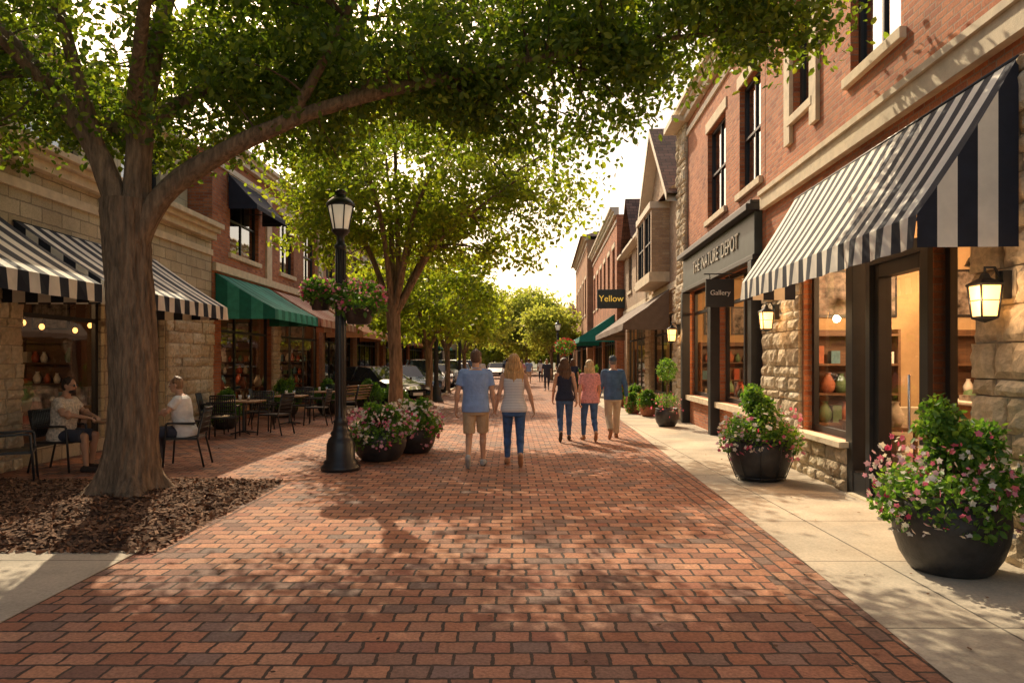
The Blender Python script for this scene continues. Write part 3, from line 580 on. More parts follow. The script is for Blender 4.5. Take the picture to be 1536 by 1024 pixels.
# ------------------------------------------------------------ street lamps
def street_lamp(x,y,basket=False):
    g=group('street_lamp',(x,y,0)); b=MB(); c=(x,y,0)
    b.lathe([(0,0),(.29,0),(.29,.07),(.25,.10),(.25,.14),(.215,.17),(.205,.40),(.18,.47),(.14,.52),(.155,.56),(.12,.60),(.10,.70),(.115,.73),(.085,.78),(.078,1.0),(.075,2.2),(.068,3.3),(.09,3.33),(.09,3.37),(.06,3.40),(.055,3.50),(.10,3.54),(.13,3.57),(.14,3.60)],c,'black_metal',12)
    for k in range(10):
        a=2*math.pi*k/10; b.tube([(x+.076*math.cos(a),y+.076*math.sin(a),.8),(x+.068*math.cos(a),y+.068*math.sin(a),3.3)],.012,'black_metal',5)
    for k in range(6):
        a=2*math.pi*k/6; b.tube([(x+.12*math.cos(a),y+.12*math.sin(a),3.6),(x+.19*math.cos(a),y+.19*math.sin(a),3.96)],.011,'black_metal',6)
    b.lathe([(.21,3.95),(.215,3.99),(.17,4.04),(.12,4.08),(.075,4.10),(.075,4.14),(.10,4.16),(.05,4.20),(.02,4.22),(.025,4.25),(.0,4.29)],c,'black_metal',16)
    if basket:
        for sx in (-1,1): b.tube([(x,y,2.75),(x+sx*.2,y-.02,2.86),(x+sx*.32,y-.02,2.78),(x+sx*.32,y-.02,2.6)],.012,'black_metal',6)
    b.build('post',g); b=MB(); b.lathe([(.0,3.602),(.11,3.603),(.18,3.95),(0,3.951)],c,'lamp_glass',12); b.build('globe',g); return g
street_lamp(-2.57,11.0,basket=True); street_lamp(-3.0,29); street_lamp(-3.0,42); street_lamp(3.0,48); street_lamp(-3.0,60)
rng=np.random.default_rng(5)
def blob(c,r,n,rng,shell=.5):
    d=nrm(rng.normal(size=(n,3))); t=rng.uniform(shell,1,n)[:,None]**.6; return np.array(c)+d*t*np.array(r)
def hanging(x,y,z,s=1,n=600):
    g=group('hanging_flower_basket',(x,y,z)); b=MB(); b.lathe([(0,-.24*s),(.15*s,-.23*s),(.21*s,-.02*s),(.24*s,0),(.2*s,0),(0,-.01)],(x,y,z),'pot_black',18); 
    for k in range(3): a=2*math.pi*k/3; b.tube([(x+.2*s*math.cos(a),y+.2*s*math.sin(a),z),(x,y,z+.35)],.004,'black_metal',4)
    b.build('pot',g); leaves('foliage',np.concatenate([blob((x,y,z+.14*s),(.36*s,.32*s,.22*s),n,rng),blob((x,y,z+.02*s),(.38*s,.32*s,.14*s),n//3,rng,.7)]),.08,'leaf_shrub',g,rng)
    for f in ('flower_pink','flower_white'): flowers('blooms',blob((x,y,z+.14*s),(.39*s,.36*s,.25*s),130 if f=='flower_pink' else 30,rng,.9),.065,f,g,rng)
hanging(-2.28,10.92,2.44,1.1); hanging(-2.86,10.96,2.58,.8)

# ------------------------------------------------------------ planters
def planter(name,x,y,R_,H,kind,seed,topz,fl=('flower_pink','flower_white'),pot='pot_black',frame=False,nf=70,spill=1.0,fs=.055):
    rng=np.random.default_rng(seed); g=group(name,(x,y,0)); b=MB(); z0=.012
    b.lathe([(0,z0),(R_*.68,z0),(R_*.74,z0+.02),(R_*.90,H*.22),(R_*1.0,H*.42),(R_*1.04,H*.60),(R_*1.03,H*.76),(R_*.97,H*.90),(R_*.94,H*.92),(R_*.99,H*.94),(R_*.99,H),(R_*.89,H),(R_*.87,H-.05)],(x,y,0),pot,44); b.build('pot',g)
    b=MB(); b.lathe([(0,H-.05),(R_*.88,H-.06)],(x,y,0),'soil',24); b.build('soil',g)
    if frame:
        b=MB(); 
        for zz,rr in ((H*.97,R_*1.10),(.06,R_*.84)): b.tube([(x+rr*math.cos(a),y+rr*math.sin(a),zz) for a in np.linspace(0,2*math.pi,33)],.010,'black_metal',6)
        for k in range(10): a=2*math.pi*k/10; b.tube([(x+R_*1.10*math.cos(a),y+R_*1.10*math.sin(a),H*.97),(x+R_*1.14*math.cos(a),y+R_*1.14*math.sin(a),H*.55),(x+R_*.84*math.cos(a),y+R_*.84*math.sin(a),.03)],.007,'black_metal',5)
        b.build('stand',g)
    C=[]
    if kind=='topiary':
        b=MB(); b.tube([(x,y,H-.05),(x+.01,y,topz-.5)],.02,'bark_twig',8); b.build('stem',g)
        C+= [blob((x,y,topz-.27),(.25,.25,.29),1400,rng,.6), blob((x,y,H+.2),(.3,.3,.2),500,rng,.3)]
    else:
        hh=(topz-H)/2
        for k in range(13):
            a=2*math.pi*k/13*3+seed*1.3; rr=R_*.62*rng.uniform(.1,1.1); C.append(blob((x+rr*math.cos(a),y+rr*math.sin(a),H+hh*rng.uniform(.5,1.6)),(R_*.34,R_*.34,hh*.40),230,rng,.1))
        for k in range(9):
            a=2*math.pi*k/9+seed; rr=R_*.95; C.append(blob((x+rr*math.cos(a),y+rr*math.sin(a),H+rng.uniform(-.12,.14)),(R_*.5,R_*.5,.2*spill),300,rng,.2))
        b=MB()
        for k in range(7): a=2*math.pi*k/7; b.tube([(x,y,H-.03),(x+.18*math.cos(a),y+.18*math.sin(a),topz-.3)],[.012,.004],'bark_twig',5)
        b.build('stems',g)
    leaves('foliage',np.concatenate(C),.055 if R_>.3 else .045,'leaf_shrub',g,rng,up=.7)
    for i,f in enumerate(fl):
        P=[]
        for k in range(9):
            a=2*math.pi*k/9+seed+i*.3; rr=R_*.95; P.append(blob((x+rr*math.cos(a),y+rr*math.sin(a),H+.05+.07*rng.normal()),(R_*.56,R_*.56,.26*spill),nf//9+1,rng,.95))
        flowers('blooms',np.concatenate(P),fs,f,g,rng)
planter('flower_planter',3.44,5.76,.40,.62,'bush',11,1.42,nf=300,spill=1.25,fs=.055)
planter('flower_planter',3.42,10.1,.39,.60,'bush',12,1.36,frame=True,nf=260,fs=.062)
planter('flower_planter',-2.18,12.1,.42,.52,'low',13,1.02,fl=('flower_white','flower_pink'),nf=330,fs=.07)
planter('flower_planter',-1.76,13.1,.38,.5,'low',14,.98,fl=('flower_white','flower_pink'),nf=280,fs=.07)
planter('topiary_planter',3.84,18.2,.28,.46,'topiary',15,1.68,fl=('flower_pink',),nf=60)
for i,(x,y,r_,h_,t) in enumerate(((4.0,21.5,.25,.35,.8),(3.75,22.6,.22,.3,.7),(4.05,24,.25,.4,.9),(3.8,26,.22,.35,.8),(4.0,29,.25,.4,1.0))): planter('terracotta_planter',x,y,r_,h_,'bush',20+i,t,fl=('flower_red',),pot='terracotta',nf=60)
for i,(x,y,r_,h_,t) in enumerate(((3.6,33,.35,.5,1.5),(3.4,38,.35,.5,1.3),(-5.6,22.6,.4,.5,1.15),(-6.6,21.2,.4,.5,1.2),(-4.7,23.9,.4,.5,1.1),(-3.9,24.4,.35,.5,1.0),(-6.9,17.6,.3,.4,1.0))): planter('shrub_planter',x,y,r_,h_,'bush',40+i,t,fl=('flower_red',) if i<2 else (),nf=60)
g=group('red_flower_basket',(2.6,36,2.2)); 
leaves('foliage',blob((2.6,36,2.3),(.5,.5,.4),600,rng),.12,'leaf_shrub',g,rng); flowers('blooms',blob((2.6,36,2.3),(.55,.55,.45),160,rng,.8),.10,'flower_red',g,rng); b=MB(); b.tube([(2.6,36,0),(2.6,36,2.2)],.05,'black_metal'); b.build('post',g)

# ------------------------------------------------------------ trees
def limbtube(b,pts,r0,r1,m='bark',n=12):
    P=[Vector(p) for p in pts]; out=[]
    for i in range(len(P)-1):
        p0=P[max(i-1,0)];p1=P[i];p2=P[i+1];p3=P[min(i+2,len(P)-1)]
        for k in range(5):
            t=k/5; out.append(.5*((2*p1)+(-p0+p2)*t+(2*p0-5*p1+4*p2-p3)*t*t+(-p0+3*p1-3*p2+p3)*t**3))
    out.append(P[-1]); L=len(out); rs=[r0+(r1-r0)*(i/(L-1))**.7 for i in range(L)]
    b.tube(out,rs,m,n,jit=.25); return [(p,r) for p,r in zip(out,rs)]
def tree(name,x,y,tr,fz,limbs,crown,ncl,per,ls,seed,lm,zmin=None,spread=.38,flare=.35,trunk_n=48):
    rng=np.random.default_rng(seed); r=random.Random(seed); g=group(name,(x,y,0)); b=MB(); nodes=[]
    vs=[];fs=[];NZ=110 if trunk_n>60 else 40;n=trunk_n
    for i in range(NZ+1):
        z=fz*(i/NZ)**1.2-.02; cx=x+.05*math.sin(z*1.3); cy=y
        for k in range(n):
            a=2*math.pi*k/n; lob=.5+.5*math.sin(a*5+seed+.6*math.sin(2*a)); fl=flare*math.exp(-z/.2)*(.3+1.0*lob)
            base=tr*(1+.18*math.exp(-z/.9)-.06*math.sin(min(1,z/fz)*math.pi))+fl+ .06*tr*max(0,(z-fz*.8)/(fz*.2))
            rid=noise.noise(Vector((math.cos(a)*2.5,math.sin(a)*2.5,z*.7+seed)))*.10-abs(noise.noise(Vector((math.cos(a)*9+.7*math.sin(z*3),math.sin(a)*9,z*2.0))))*.14-abs(noise.noise(Vector((math.cos(a)*17,math.sin(a)*17+.5*math.cos(z*5),z*4.2))))*.10+noise.noise(Vector((math.cos(a)*28,math.sin(a)*28,z*12)))*.02
            rr=base*(1.06+rid); vs.append((cx+rr*math.cos(a),cy+rr*math.sin(a),z))
    for i in range(NZ):
        for k in range(n): k2=(k+1)%n; fs.append((i*n+k,i*n+k2,(i+1)*n+k2,(i+1)*n+k))
    b.add(vs,fs,'bark',True)
    for pts,r0,r1 in limbs: nodes+=limbtube(b,pts,r0,r1,n=16 if r0>.15 else 10)
    vol=[c[1][0]*c[1][1]*c[1][2] for c in crown]; tot=sum(vol); CL=[]
    for c,v in zip(crown,vol):
        k=int(ncl*v/tot)
        if len(c)>2: k=c[2]
        d=nrm(rng.normal(size=(k*2,3))); t=rng.uniform(.15,1,k*2)**.45; P=np.array(c[0])+d*t[:,None]*np.array(c[1])
        if zmin: P=P[[p[2]>zmin(p) for p in P]] if len(P) else P
        CL.append(P[:k])
    CL=np.concatenate(CL); nn=np.array([tuple(p) for p,_ in nodes]); LC=[]
    for p in CL:
        d2=((nn-p)**2).sum(1)+ (nn[:,2]>p[2]+.5)*2; j=int(d2.argmin()); q=Vector(nn[j]); pv=Vector(p); L=(pv-q).length
        if L>.3:
            m1=q.lerp(pv,.5)+Vector((r.uniform(-.12,.12)*L,r.uniform(-.12,.12)*L,r.uniform(-.02,.14)*L))
            rr=min(nodes[j][1]*.6,.010+.011*L); b.tube([q,q.lerp(m1,.5)+Vector((0,0,.03*L)),m1,pv],[rr,rr*.75,rr*.55,.004],'bark_twig' if rr<.04 else 'bark',5,caps=False)
        s=spread*r.uniform(.6,1.25); k=int(per*r.uniform(.6,1.4)); Q=rng.normal(size=(k,3))*np.array([s,s,s*.55])*.75+p; LC.append(Q)
    b.build('trunk_and_limbs',g); leaves('crown',np.concatenate(LC),ls,lm,g,rng,up=.6); return g
Yt=8.64
L1=[([(-4.45,Yt,3.0),(-4.12,Yt,3.58),(-3.45,8.6,4.05),(-2.65,8.55,4.42),(-1.95,8.6,4.68),(-1.0,8.7,4.95),(0,8.8,5.2),(1.05,8.8,5.4),(2.2,8.7,5.5),(3.1,8.7,5.55)],.155,.015),
    ([(-2.6,8.55,4.42),(-2.2,8.4,5.0),(-1.7,8.2,5.9),(-1.5,8,7.0)],.08,.03),
    ([(-1.9,8.6,4.7),(-1.2,9.2,5.6),(-.4,9.6,6.5),(.6,9.8,7.0)],.07,.025),
    ([(-4.5,Yt,3.0),(-4.82,8.6,4.0),(-5.3,8.55,4.7),(-5.85,8.5,5.4),(-6.7,8.3,6.3),(-7.8,8.2,7.0)],.16,.04),
    ([(-4.85,8.6,4.1),(-5.0,8.4,5.0),(-5.2,8.0,6.2),(-5.6,7.6,7.4)],.10,.04),
    ([(-4.47,Yt,3.0),(-4.42,8.7,4.2),(-4.3,8.8,5.3),(-4.1,9,6.6),(-3.9,9.2,7.6)],.19,.05),
    ([(-4.4,8.7,4.4),(-3.6,9.5,5.4),(-2.8,10.2,6.2),(-2.0,10.8,6.7)],.10,.03),
    ([(-4.5,8.8,4.2),(-5.6,9.6,5.0),(-6.6,10.4,5.7),(-7.6,10.8,6.2)],.10,.03),
    ([(-4.4,8.5,4.5),(-3.7,7.5,5.6),(-3.0,6.8,6.4),(-2.5,6.2,6.9)],.09,.03),
    ([(-5.3,8.5,4.75),(-6.2,7.6,5.8),(-7.0,7.0,6.4)],.07,.03)]
def zm(p):
    x,y,z=p; f=4.35
    if x<-3.2: f=4.1+.25*max(0,8.3-y)
    if -3.2<=x<.6: f=4.3+.45*max(0,8.6-y)
    if x>=.6: f=4.35+.30*(x-.6)+.3*max(0,8.6-y)
    return f+.25*math.sin(x*2.3+y)
tree('shade_tree',-4.5,Yt,.255,3.55,L1,[((-5.2,8.9,6.2),(4.6,2.9,2.1)),((-7.6,9.2,5.3),(2.4,2.0,1.3)),((-1.4,9.3,5.9),(3.2,2.0,1.5),105),((1.4,8.9,5.8),(2.0,1.3,.8),62),((2.9,8.7,5.6),(.9,.7,.4),14),((.4,9.4,5.1),(1.7,1.2,.8),44),((-2.3,10.3,5.2),(2.0,1.3,.9),40)],380,155,.092,1,'leaf_near',zmin=zm,spread=.35,trunk_n=130)
def autolimbs(x,y,fz,c,r,k,seed,r0):
    rr=random.Random(seed); out=[]
    for i in range(k):
        a=2*math.pi*i/k+rr.uniform(-.3,.3); e=(c[0]+r[0]*.75*math.cos(a),c[1]+r[1]*.75*math.sin(a),c[2]+r[2]*rr.uniform(-.35,.5)); s=(x,y,fz-.3)
        m=(s[0]+(e[0]-s[0])*.35,s[1]+(e[1]-s[1])*.35,s[2]+(e[2]-s[2])*.55); out.append(([s,m,(m[0]*.45+e[0]*.55,m[1]*.45+e[1]*.55,m[2]*.4+e[2]*.6),e],r0*.55,.02))
    out.append(([(x,y,fz-.3),(x+.1,y,fz+1),(x,y,c[2]+r[2]*.6)],r0*.8,.03)); return out
c=(-1.9,16.5,5.9)
tree('shade_tree',-2.66,16.5,.15,2.9,autolimbs(-2.66,16.5,2.9,c,(3.4,2.3,2.3),8,3,.15),[((-2.3,16.7,6.0),(3.0,2.2,2.3)),((-.3,16.5,4.9),(2.4,1.6,1.3)),((-4.0,16.9,5.0),(1.5,1.6,1.4))],235,115,.115,2,'leaf_mid',zmin=lambda p:3.6,spread=.38,flare=.12,trunk_n=24)
for i,(x,y,h,w_) in enumerate(((-3.1,27,6.2,2.6),(-3.3,37,6.6,2.9),(-3.3,50,7.0,3.2),(3.2,60,6.6,2.4))):
    c=(x,y,h*.62); rr=(w_,w_,h*.36)
    tree('street_tree',x,y,.13,2.3,autolimbs(x,y,2.3,c,rr,6,i+5,.13),[(c,rr)],100,60,.2+.02*i,10+i,'leaf_mid' if i<2 else 'leaf_far_haze',zmin=lambda p:2.7,spread=.5,flare=.08,trunk_n=14)
c=(1.6,84,6.0); tree('street_tree',1.6,84,.2,2.6,autolimbs(1.6,84,2.6,c,(4.6,4,4),7,9,.2),[(c,(4.8,4,3.9))],200,60,.36,19,'leaf_far_haze',zmin=lambda p:1.5,spread=.7,flare=.1,trunk_n=14)
rng=np.random.default_rng(77); g=group('distant_trees',(0,130,0)); P=[];b=MB()
for i in range(46):
    x=rng.uniform(-50,42); y=rng.uniform(108,170); h=rng.uniform(7,12.5)
    if i<14: x=rng.uniform(-9,5); y=rng.uniform(98,125); h=rng.uniform(6,10)
    for k in range(7): P.append(blob((x+rng.uniform(-2.5,2.5),y+rng.uniform(-2,2),h*rng.uniform(.35,.8)),(2.2,2.2,h*.22),140,rng,.2))
    b.tube([(x,y,0),(x,y,h*.6)],.2,'bark_twig',6)
b.build('trunks',g); leaves('foliage',np.concatenate(P),.66,'leaf_far_haze',g,rng)

# ------------------------------------------------------------ furniture
def T(x,y,yaw): return Matrix.Translation((x,y,.006))@Matrix.Rotation(yaw,4,'Z')
def chair(x,y,yaw,s=1,mt='black_metal'):
    M=T(x,y,yaw); g=group('patio_chair',(x,y,0)); b=MB(lambda a,c,d:tuple(M@Vector((a*s,c*s,d*s)))); r=.016
    for sx in (-.25,.25):
        b.tube([(sx*1.02,.26,0),(sx,.23,.44),(sx,.21,.66),(sx*1.02,.12,.68),(sx*1.02,-.2,.66)],r,mt,8); b.tube([(sx*1.04,-.34,0),(sx,-.24,.44),(sx*.96,-.34,.90)],r,mt,8)
        b.box(sx*1.02-.025,sx*1.02+.025,-.22,.2,.665,.69,mt)
    b.box(-.25,.25,-.24,.24,.42,.455,mt); b.tube([(-.24,-.34,.90),(.24,-.34,.90)],r,mt,8); b.tube([(-.24,-.265,.52),(.24,-.265,.52)],r*.8,mt,8)
    for i in range(11): t=-.2+.04*i; b.tube([(t,-.27,.52),(t,-.335,.90)],.013,mt,5)
    for zz in (.60,.68,.76,.84): b.tube([(-.23,-.27-.075*(zz-.5)/.4,zz),(.23,-.27-.075*(zz-.5)/.4,zz)],.012,mt,5)
    b.build('frame',g); return g
def table(x,y,w_=.42,top='wood',rnd=False):
    g=group('cafe_table',(x,y,0)); b=MB()
    if rnd: b.lathe([(0,.72),(w_,.72),(w_+.01,.735),(w_,.75),(0,.75)],(x,y,0),top,28)
    else: b.box(x-w_,x+w_,y-w_,y+w_,.715,.75,top)
    b.build('top',g,bevel=.006); b=MB(); b.lathe([(.03,.715),(.03,.08),(.05,.04)],(x,y,0),'black_metal',12)
    for k in range(4): a=math.pi/4+k*math.pi/2; b.tube([(x,y,.07),(x+.3*math.cos(a),y+.3*math.sin(a),.022)],.018,'black_metal',6)
    b.build('pedestal',g)
    b=MB()
    for dx,dy in ((-.12,.1),(.14,-.1)): b.lathe([(0,.751),(.03,.751),(.036,.87),(.033,.87),(.028,.76),(0,.76)],(x+dx,y+dy,0),'white_paint' if dx<0 else 'chrome',12)
    b.build('glasses',g)
FX=-math.pi/2
chair(-6.72,10.95,FX); table(-5.92,11.2,.42,rnd=True); chair(-5.12,11.5,math.pi/2+.15)
chair(-6.6,9.7,FX+.5)
for i,(x,y) in enumerate(((-6.0,16.4),(-5.7,18.8),(-5.5,21.3))):
    table(x,y,.38); chair(x-.7,y+.1,FX+.2); chair(x+.72,y-.1,math.pi/2+.25*(i-1)); chair(x+.1,y+.75,math.pi+.1); 
    if i==0: chair(x-.1,y-.8,.2)
def bench(x,y,yaw):
    M=T(x,y,yaw); g=group('wooden_bench',(x,y,0)); b=MB(lambda a,c,d:tuple(M@Vector((a,c,d))))
    for i in range(5): b.box(-.8,.8,-.2+.09*i,-.13+.09*i,.43,.46,'wood')
    for i in range(5): b.tube([(-.8,-.24-.03*i,.52+.085*i),(.8,-.24-.03*i,.52+.085*i)],.025,'wood',6)
    for sx in (-.75,.75): b.tube([(sx,.22,0),(sx,.2,.62),(sx,-.22,.62)],.025,'black_metal',6); b.tube([(sx,-.3,0),(sx,-.22,.45),(sx,-.38,.92)],.025,'black_metal',6)
    b.build('slats_and_frame',g)
bench(-5.0,22.6,-.3+math.pi/2)

# ------------------------------------------------------------ cars
def car(x,y,yaw,paint,suv=False,name='parked_car'):
    M=Matrix.Translation((x,y,.012))@Matrix.Rotation(yaw,4,'Z'); g=group(name,(x,y,0)); b=MB(lambda a,c,d:tuple(M@Vector((a,c,d))))
    h=1.68 if suv else 1.43; bl=.98 if suv else .88; hd=.12 if suv else 0
    st=[(-2.28,.66,.38,.60,.64,.5),(-2.2,.80,.28,.74+hd*.5,.80+hd,.66),(-1.85,.88,.22,bl,bl+.06,.72),(-1.55,.90,.2,bl,(h-.02 if suv else bl+.12),.70 if not suv else .62),(-.95,.91,.2,bl,h-.03,.60),(-.1,.91,.2,bl,h,.60),(.45,.91,.2,bl,h-.05,.60),(1.1,.90,.2,bl-.02,bl+.07,.70),(1.7,.88,.22,bl-.10,bl-.05,.70),(2.1,.80,.28,bl-.2,bl-.13,.62),(2.26,.66,.38,bl-.32,bl-.27,.5)]
    n=12; vs=[]
    for (yy,hw,zb,zl,zt,ht) in st:
        half=[(hw*.92,zb),(hw*1.0,zb+.16),(hw*1.0,(zb+zl)/2+.05),(hw*.96,zl),(ht,zt-.03),(ht*.82,zt)]
        ring=half+[(-a,c) for a,c in half[::-1]]
        for a,c in ring: vs.append((a,yy,c))
    body=[];glass=[]
    for i in range(len(st)-1):
        for k in range(n):
            k2=(k+1)%n; f=(i*n+k,i*n+k2,(i+1)*n+k2,(i+1)*n+k)
            cab=3<=i<=6 if not suv else 2<=i<=6
            side=k in (3,7); topf=k in (4,5,6)
            ws=(i in (3,6) and not suv) or (suv and i in (2,6))
            if cab and side: glass.append(f)
            elif cab and ws and topf: glass.append(f)
            else: body.append(f)
    body.append(tuple(range(n))); body.append(tuple((len(st)-1)*n+k for k in range(n))[::-1])
    b.add(vs,body,paint,True); b.add(vs,glass,'car_glass',False)
    for sx in (1,-1): b.tube([(sx*.93*.96,-.25,bl),(sx*.62,-.25,h-.05)],.03,paint,6)
    for sx in (-.97,.97): b.box(min(sx,sx*1.12),max(sx,sx*1.12),.72,.86,bl-.02,bl+.12,paint)
    b.box(-.62,-.42,2.17,2.235,bl-.34,bl-.22,'headlight');b.box(.42,.62,2.17,2.235,bl-.34,bl-.22,'headlight'); b.box(-.4,.4,2.2,2.275,.40,.56,'tyre'); b.box(-.24,.24,2.26,2.285,.40,.5,'white_paint')
    b.box(-.76,-.5,-2.26,-2.2,.62,.74,'tail_red'); b.box(.5,.76,-2.26,-2.2,.62,.74,'tail_red'); b.box(-.24,.24,-2.30,-2.26,.5,.61,'white_paint')
    b.build('body',g)
    b=MB(lambda a,c,d:tuple(M@Vector((a,c,d))))
    for sx in (-1,1):
        for yy in (-1.38,1.40):
            b.tube([(sx*.70,yy,.36),(sx*.905,yy,.36)],.40,'tyre',24); b.tube([(sx*.72,yy,.33),(sx*.93,yy,.33)],.33,'tyre',24); b.tube([(sx*.92,yy,.33),(sx*.94,yy,.33)],.22,'chrome',20)
            for k in range(5): a=2*math.pi*k/5; b.box(-.01,.01,-.03,.03,.05,.2,'tyre',(Matrix.Rotation(a,3,'X')),(sx*.943,yy,.33))
    b.build('wheels',g)
car(-5.1,27.2,rad(-128),'car_black'); car(-4.75,31.5,rad(-150),'car_blue'); car(-4.5,36.5,rad(-165),'car_silver',True); car(-4.4,42.5,math.pi,'car_silver'); car(-4.3,49,math.pi,'car_white',True); car(-4.3,55.5,math.pi,'car_black'); car(-4.3,62,math.pi,'car_red'); car(-4.4,69,math.pi,'car_silver',True); car(-1.4,66,math.pi,'car_white')
car(-.2,74,math.pi,'car_black',True)

# ------------------------------------------------------------ people
def remesh(V,F,vox,sm,name,matn,parent,M):
    me=bpy.data.meshes.new('tmp'); me.from_pydata([tuple(v) for v in V],[],F); ob=bpy.data.objects.new('tmp',me); COL.objects.link(ob)
    m=ob.modifiers.new('r','REMESH'); m.mode='VOXEL'; m.voxel_size=vox; m.use_smooth_shade=True
    if sm: s=ob.modifiers.new('s','SMOOTH'); s.factor=.5; s.iterations=sm
    dg=bpy.context.evaluated_depsgraph_get(); res=bpy.data.meshes.new_from_object(ob.evaluated_get(dg)); bpy.data.objects.remove(ob); bpy.data.meshes.remove(me)
    res.name=name; res.transform(M); res.materials.clear(); res.materials.append(MATS[matn]); res.polygons.foreach_set('use_smooth',[True]*len(res.polygons))
    o=bpy.data.objects.new(name,res); COL.objects.link(o); attach(o,parent); return o
class PM:
    def __init__(s): s.V=[];s.F=[]
    def rings(s,rings):
        o=len(s.V); n=len(rings[0])
        for r in rings: s.V+=[Vector(p) for p in r]
        for i in range(len(rings)-1):
            for k in range(n): k2=(k+1)%n; s.F.append((o+i*n+k,o+i*n+k2,o+(i+1)*n+k2,o+(i+1)*n+k))
        s.F.append(tuple(o+k for k in range(n))[::-1]); s.F.append(tuple(o+(len(rings)-1)*n+k for k in range(n)))
    def cap(s,a,b,ra,rb,n=14,flat=False,flatb=False):
        a=Vector(a);b=Vector(b); t=b-a; t=t.normalized() if t.length>1e-6 else Vector((0,0,1)); u=t.orthogonal().normalized(); w=t.cross(u); R_=[]
        def ring(c,r): return [c+(u*math.cos(2*math.pi*k/n)+w*math.sin(2*math.pi*k/n))*r for k in range(n)]
        if not flat:
            for q in (75,50,25): R_.append(ring(a-t*ra*math.sin(rad(q)),ra*math.cos(rad(q))))
        R_.append(ring(a,ra)); R_.append(ring(b,rb))
        if not (flat or flatb):
            for q in (25,50,75): R_.append(ring(b+t*rb*math.sin(rad(q)),rb*math.cos(rad(q))))
        s.rings(R_)
    def ell(s,c,r,Rm=None,n=16,h=10):
        R_=[]
        for i in range(1,h):
            t=math.pi*i/h; rg=[]
            for k in range(n):
                a=2*math.pi*k/n; v=Vector((r[0]*math.sin(t)*math.cos(a),r[1]*math.sin(t)*math.sin(a),-r[2]*math.cos(t)))
                if Rm: v=Rm@v
                rg.append(Vector(c)+v)
            R_.append(rg)
        s.rings(R_)
    def loft(s,prof,M=None,n=22):
        R_=[]
        for z,rx,ry,cy in prof:
            rg=[]
            for k in range(n):
                a=2*math.pi*k/n; ca,sa=math.cos(a),math.sin(a); e=.85
                v=Vector((rx*math.copysign(abs(ca)**e,ca),cy+ry*math.copysign(abs(sa)**e,sa),z)); rg.append(M@v if M else v)
            R_.append(rg)
        s.rings(R_)
MALE=[(.84,.150,.105,-.01),(.94,.170,.122,-.012),(1.02,.160,.112,0),(1.12,.152,.104,.005),(1.22,.165,.112,.005),(1.34,.186,.122,0),(1.43,.184,.108,-.01),(1.475,.13,.08,-.01),(1.51,.065,.06,-.01)]
FEM=[(.84,.164,.114,-.02),(.92,.176,.127,-.02),(1.0,.156,.107,-.005),(1.10,.124,.090,0),(1.2,.136,.098,.005),(1.30,.152,.112,.01),(1.4,.150,.092,0),(1.455,.10,.07,-.005),(1.49,.055,.055,-.005)]
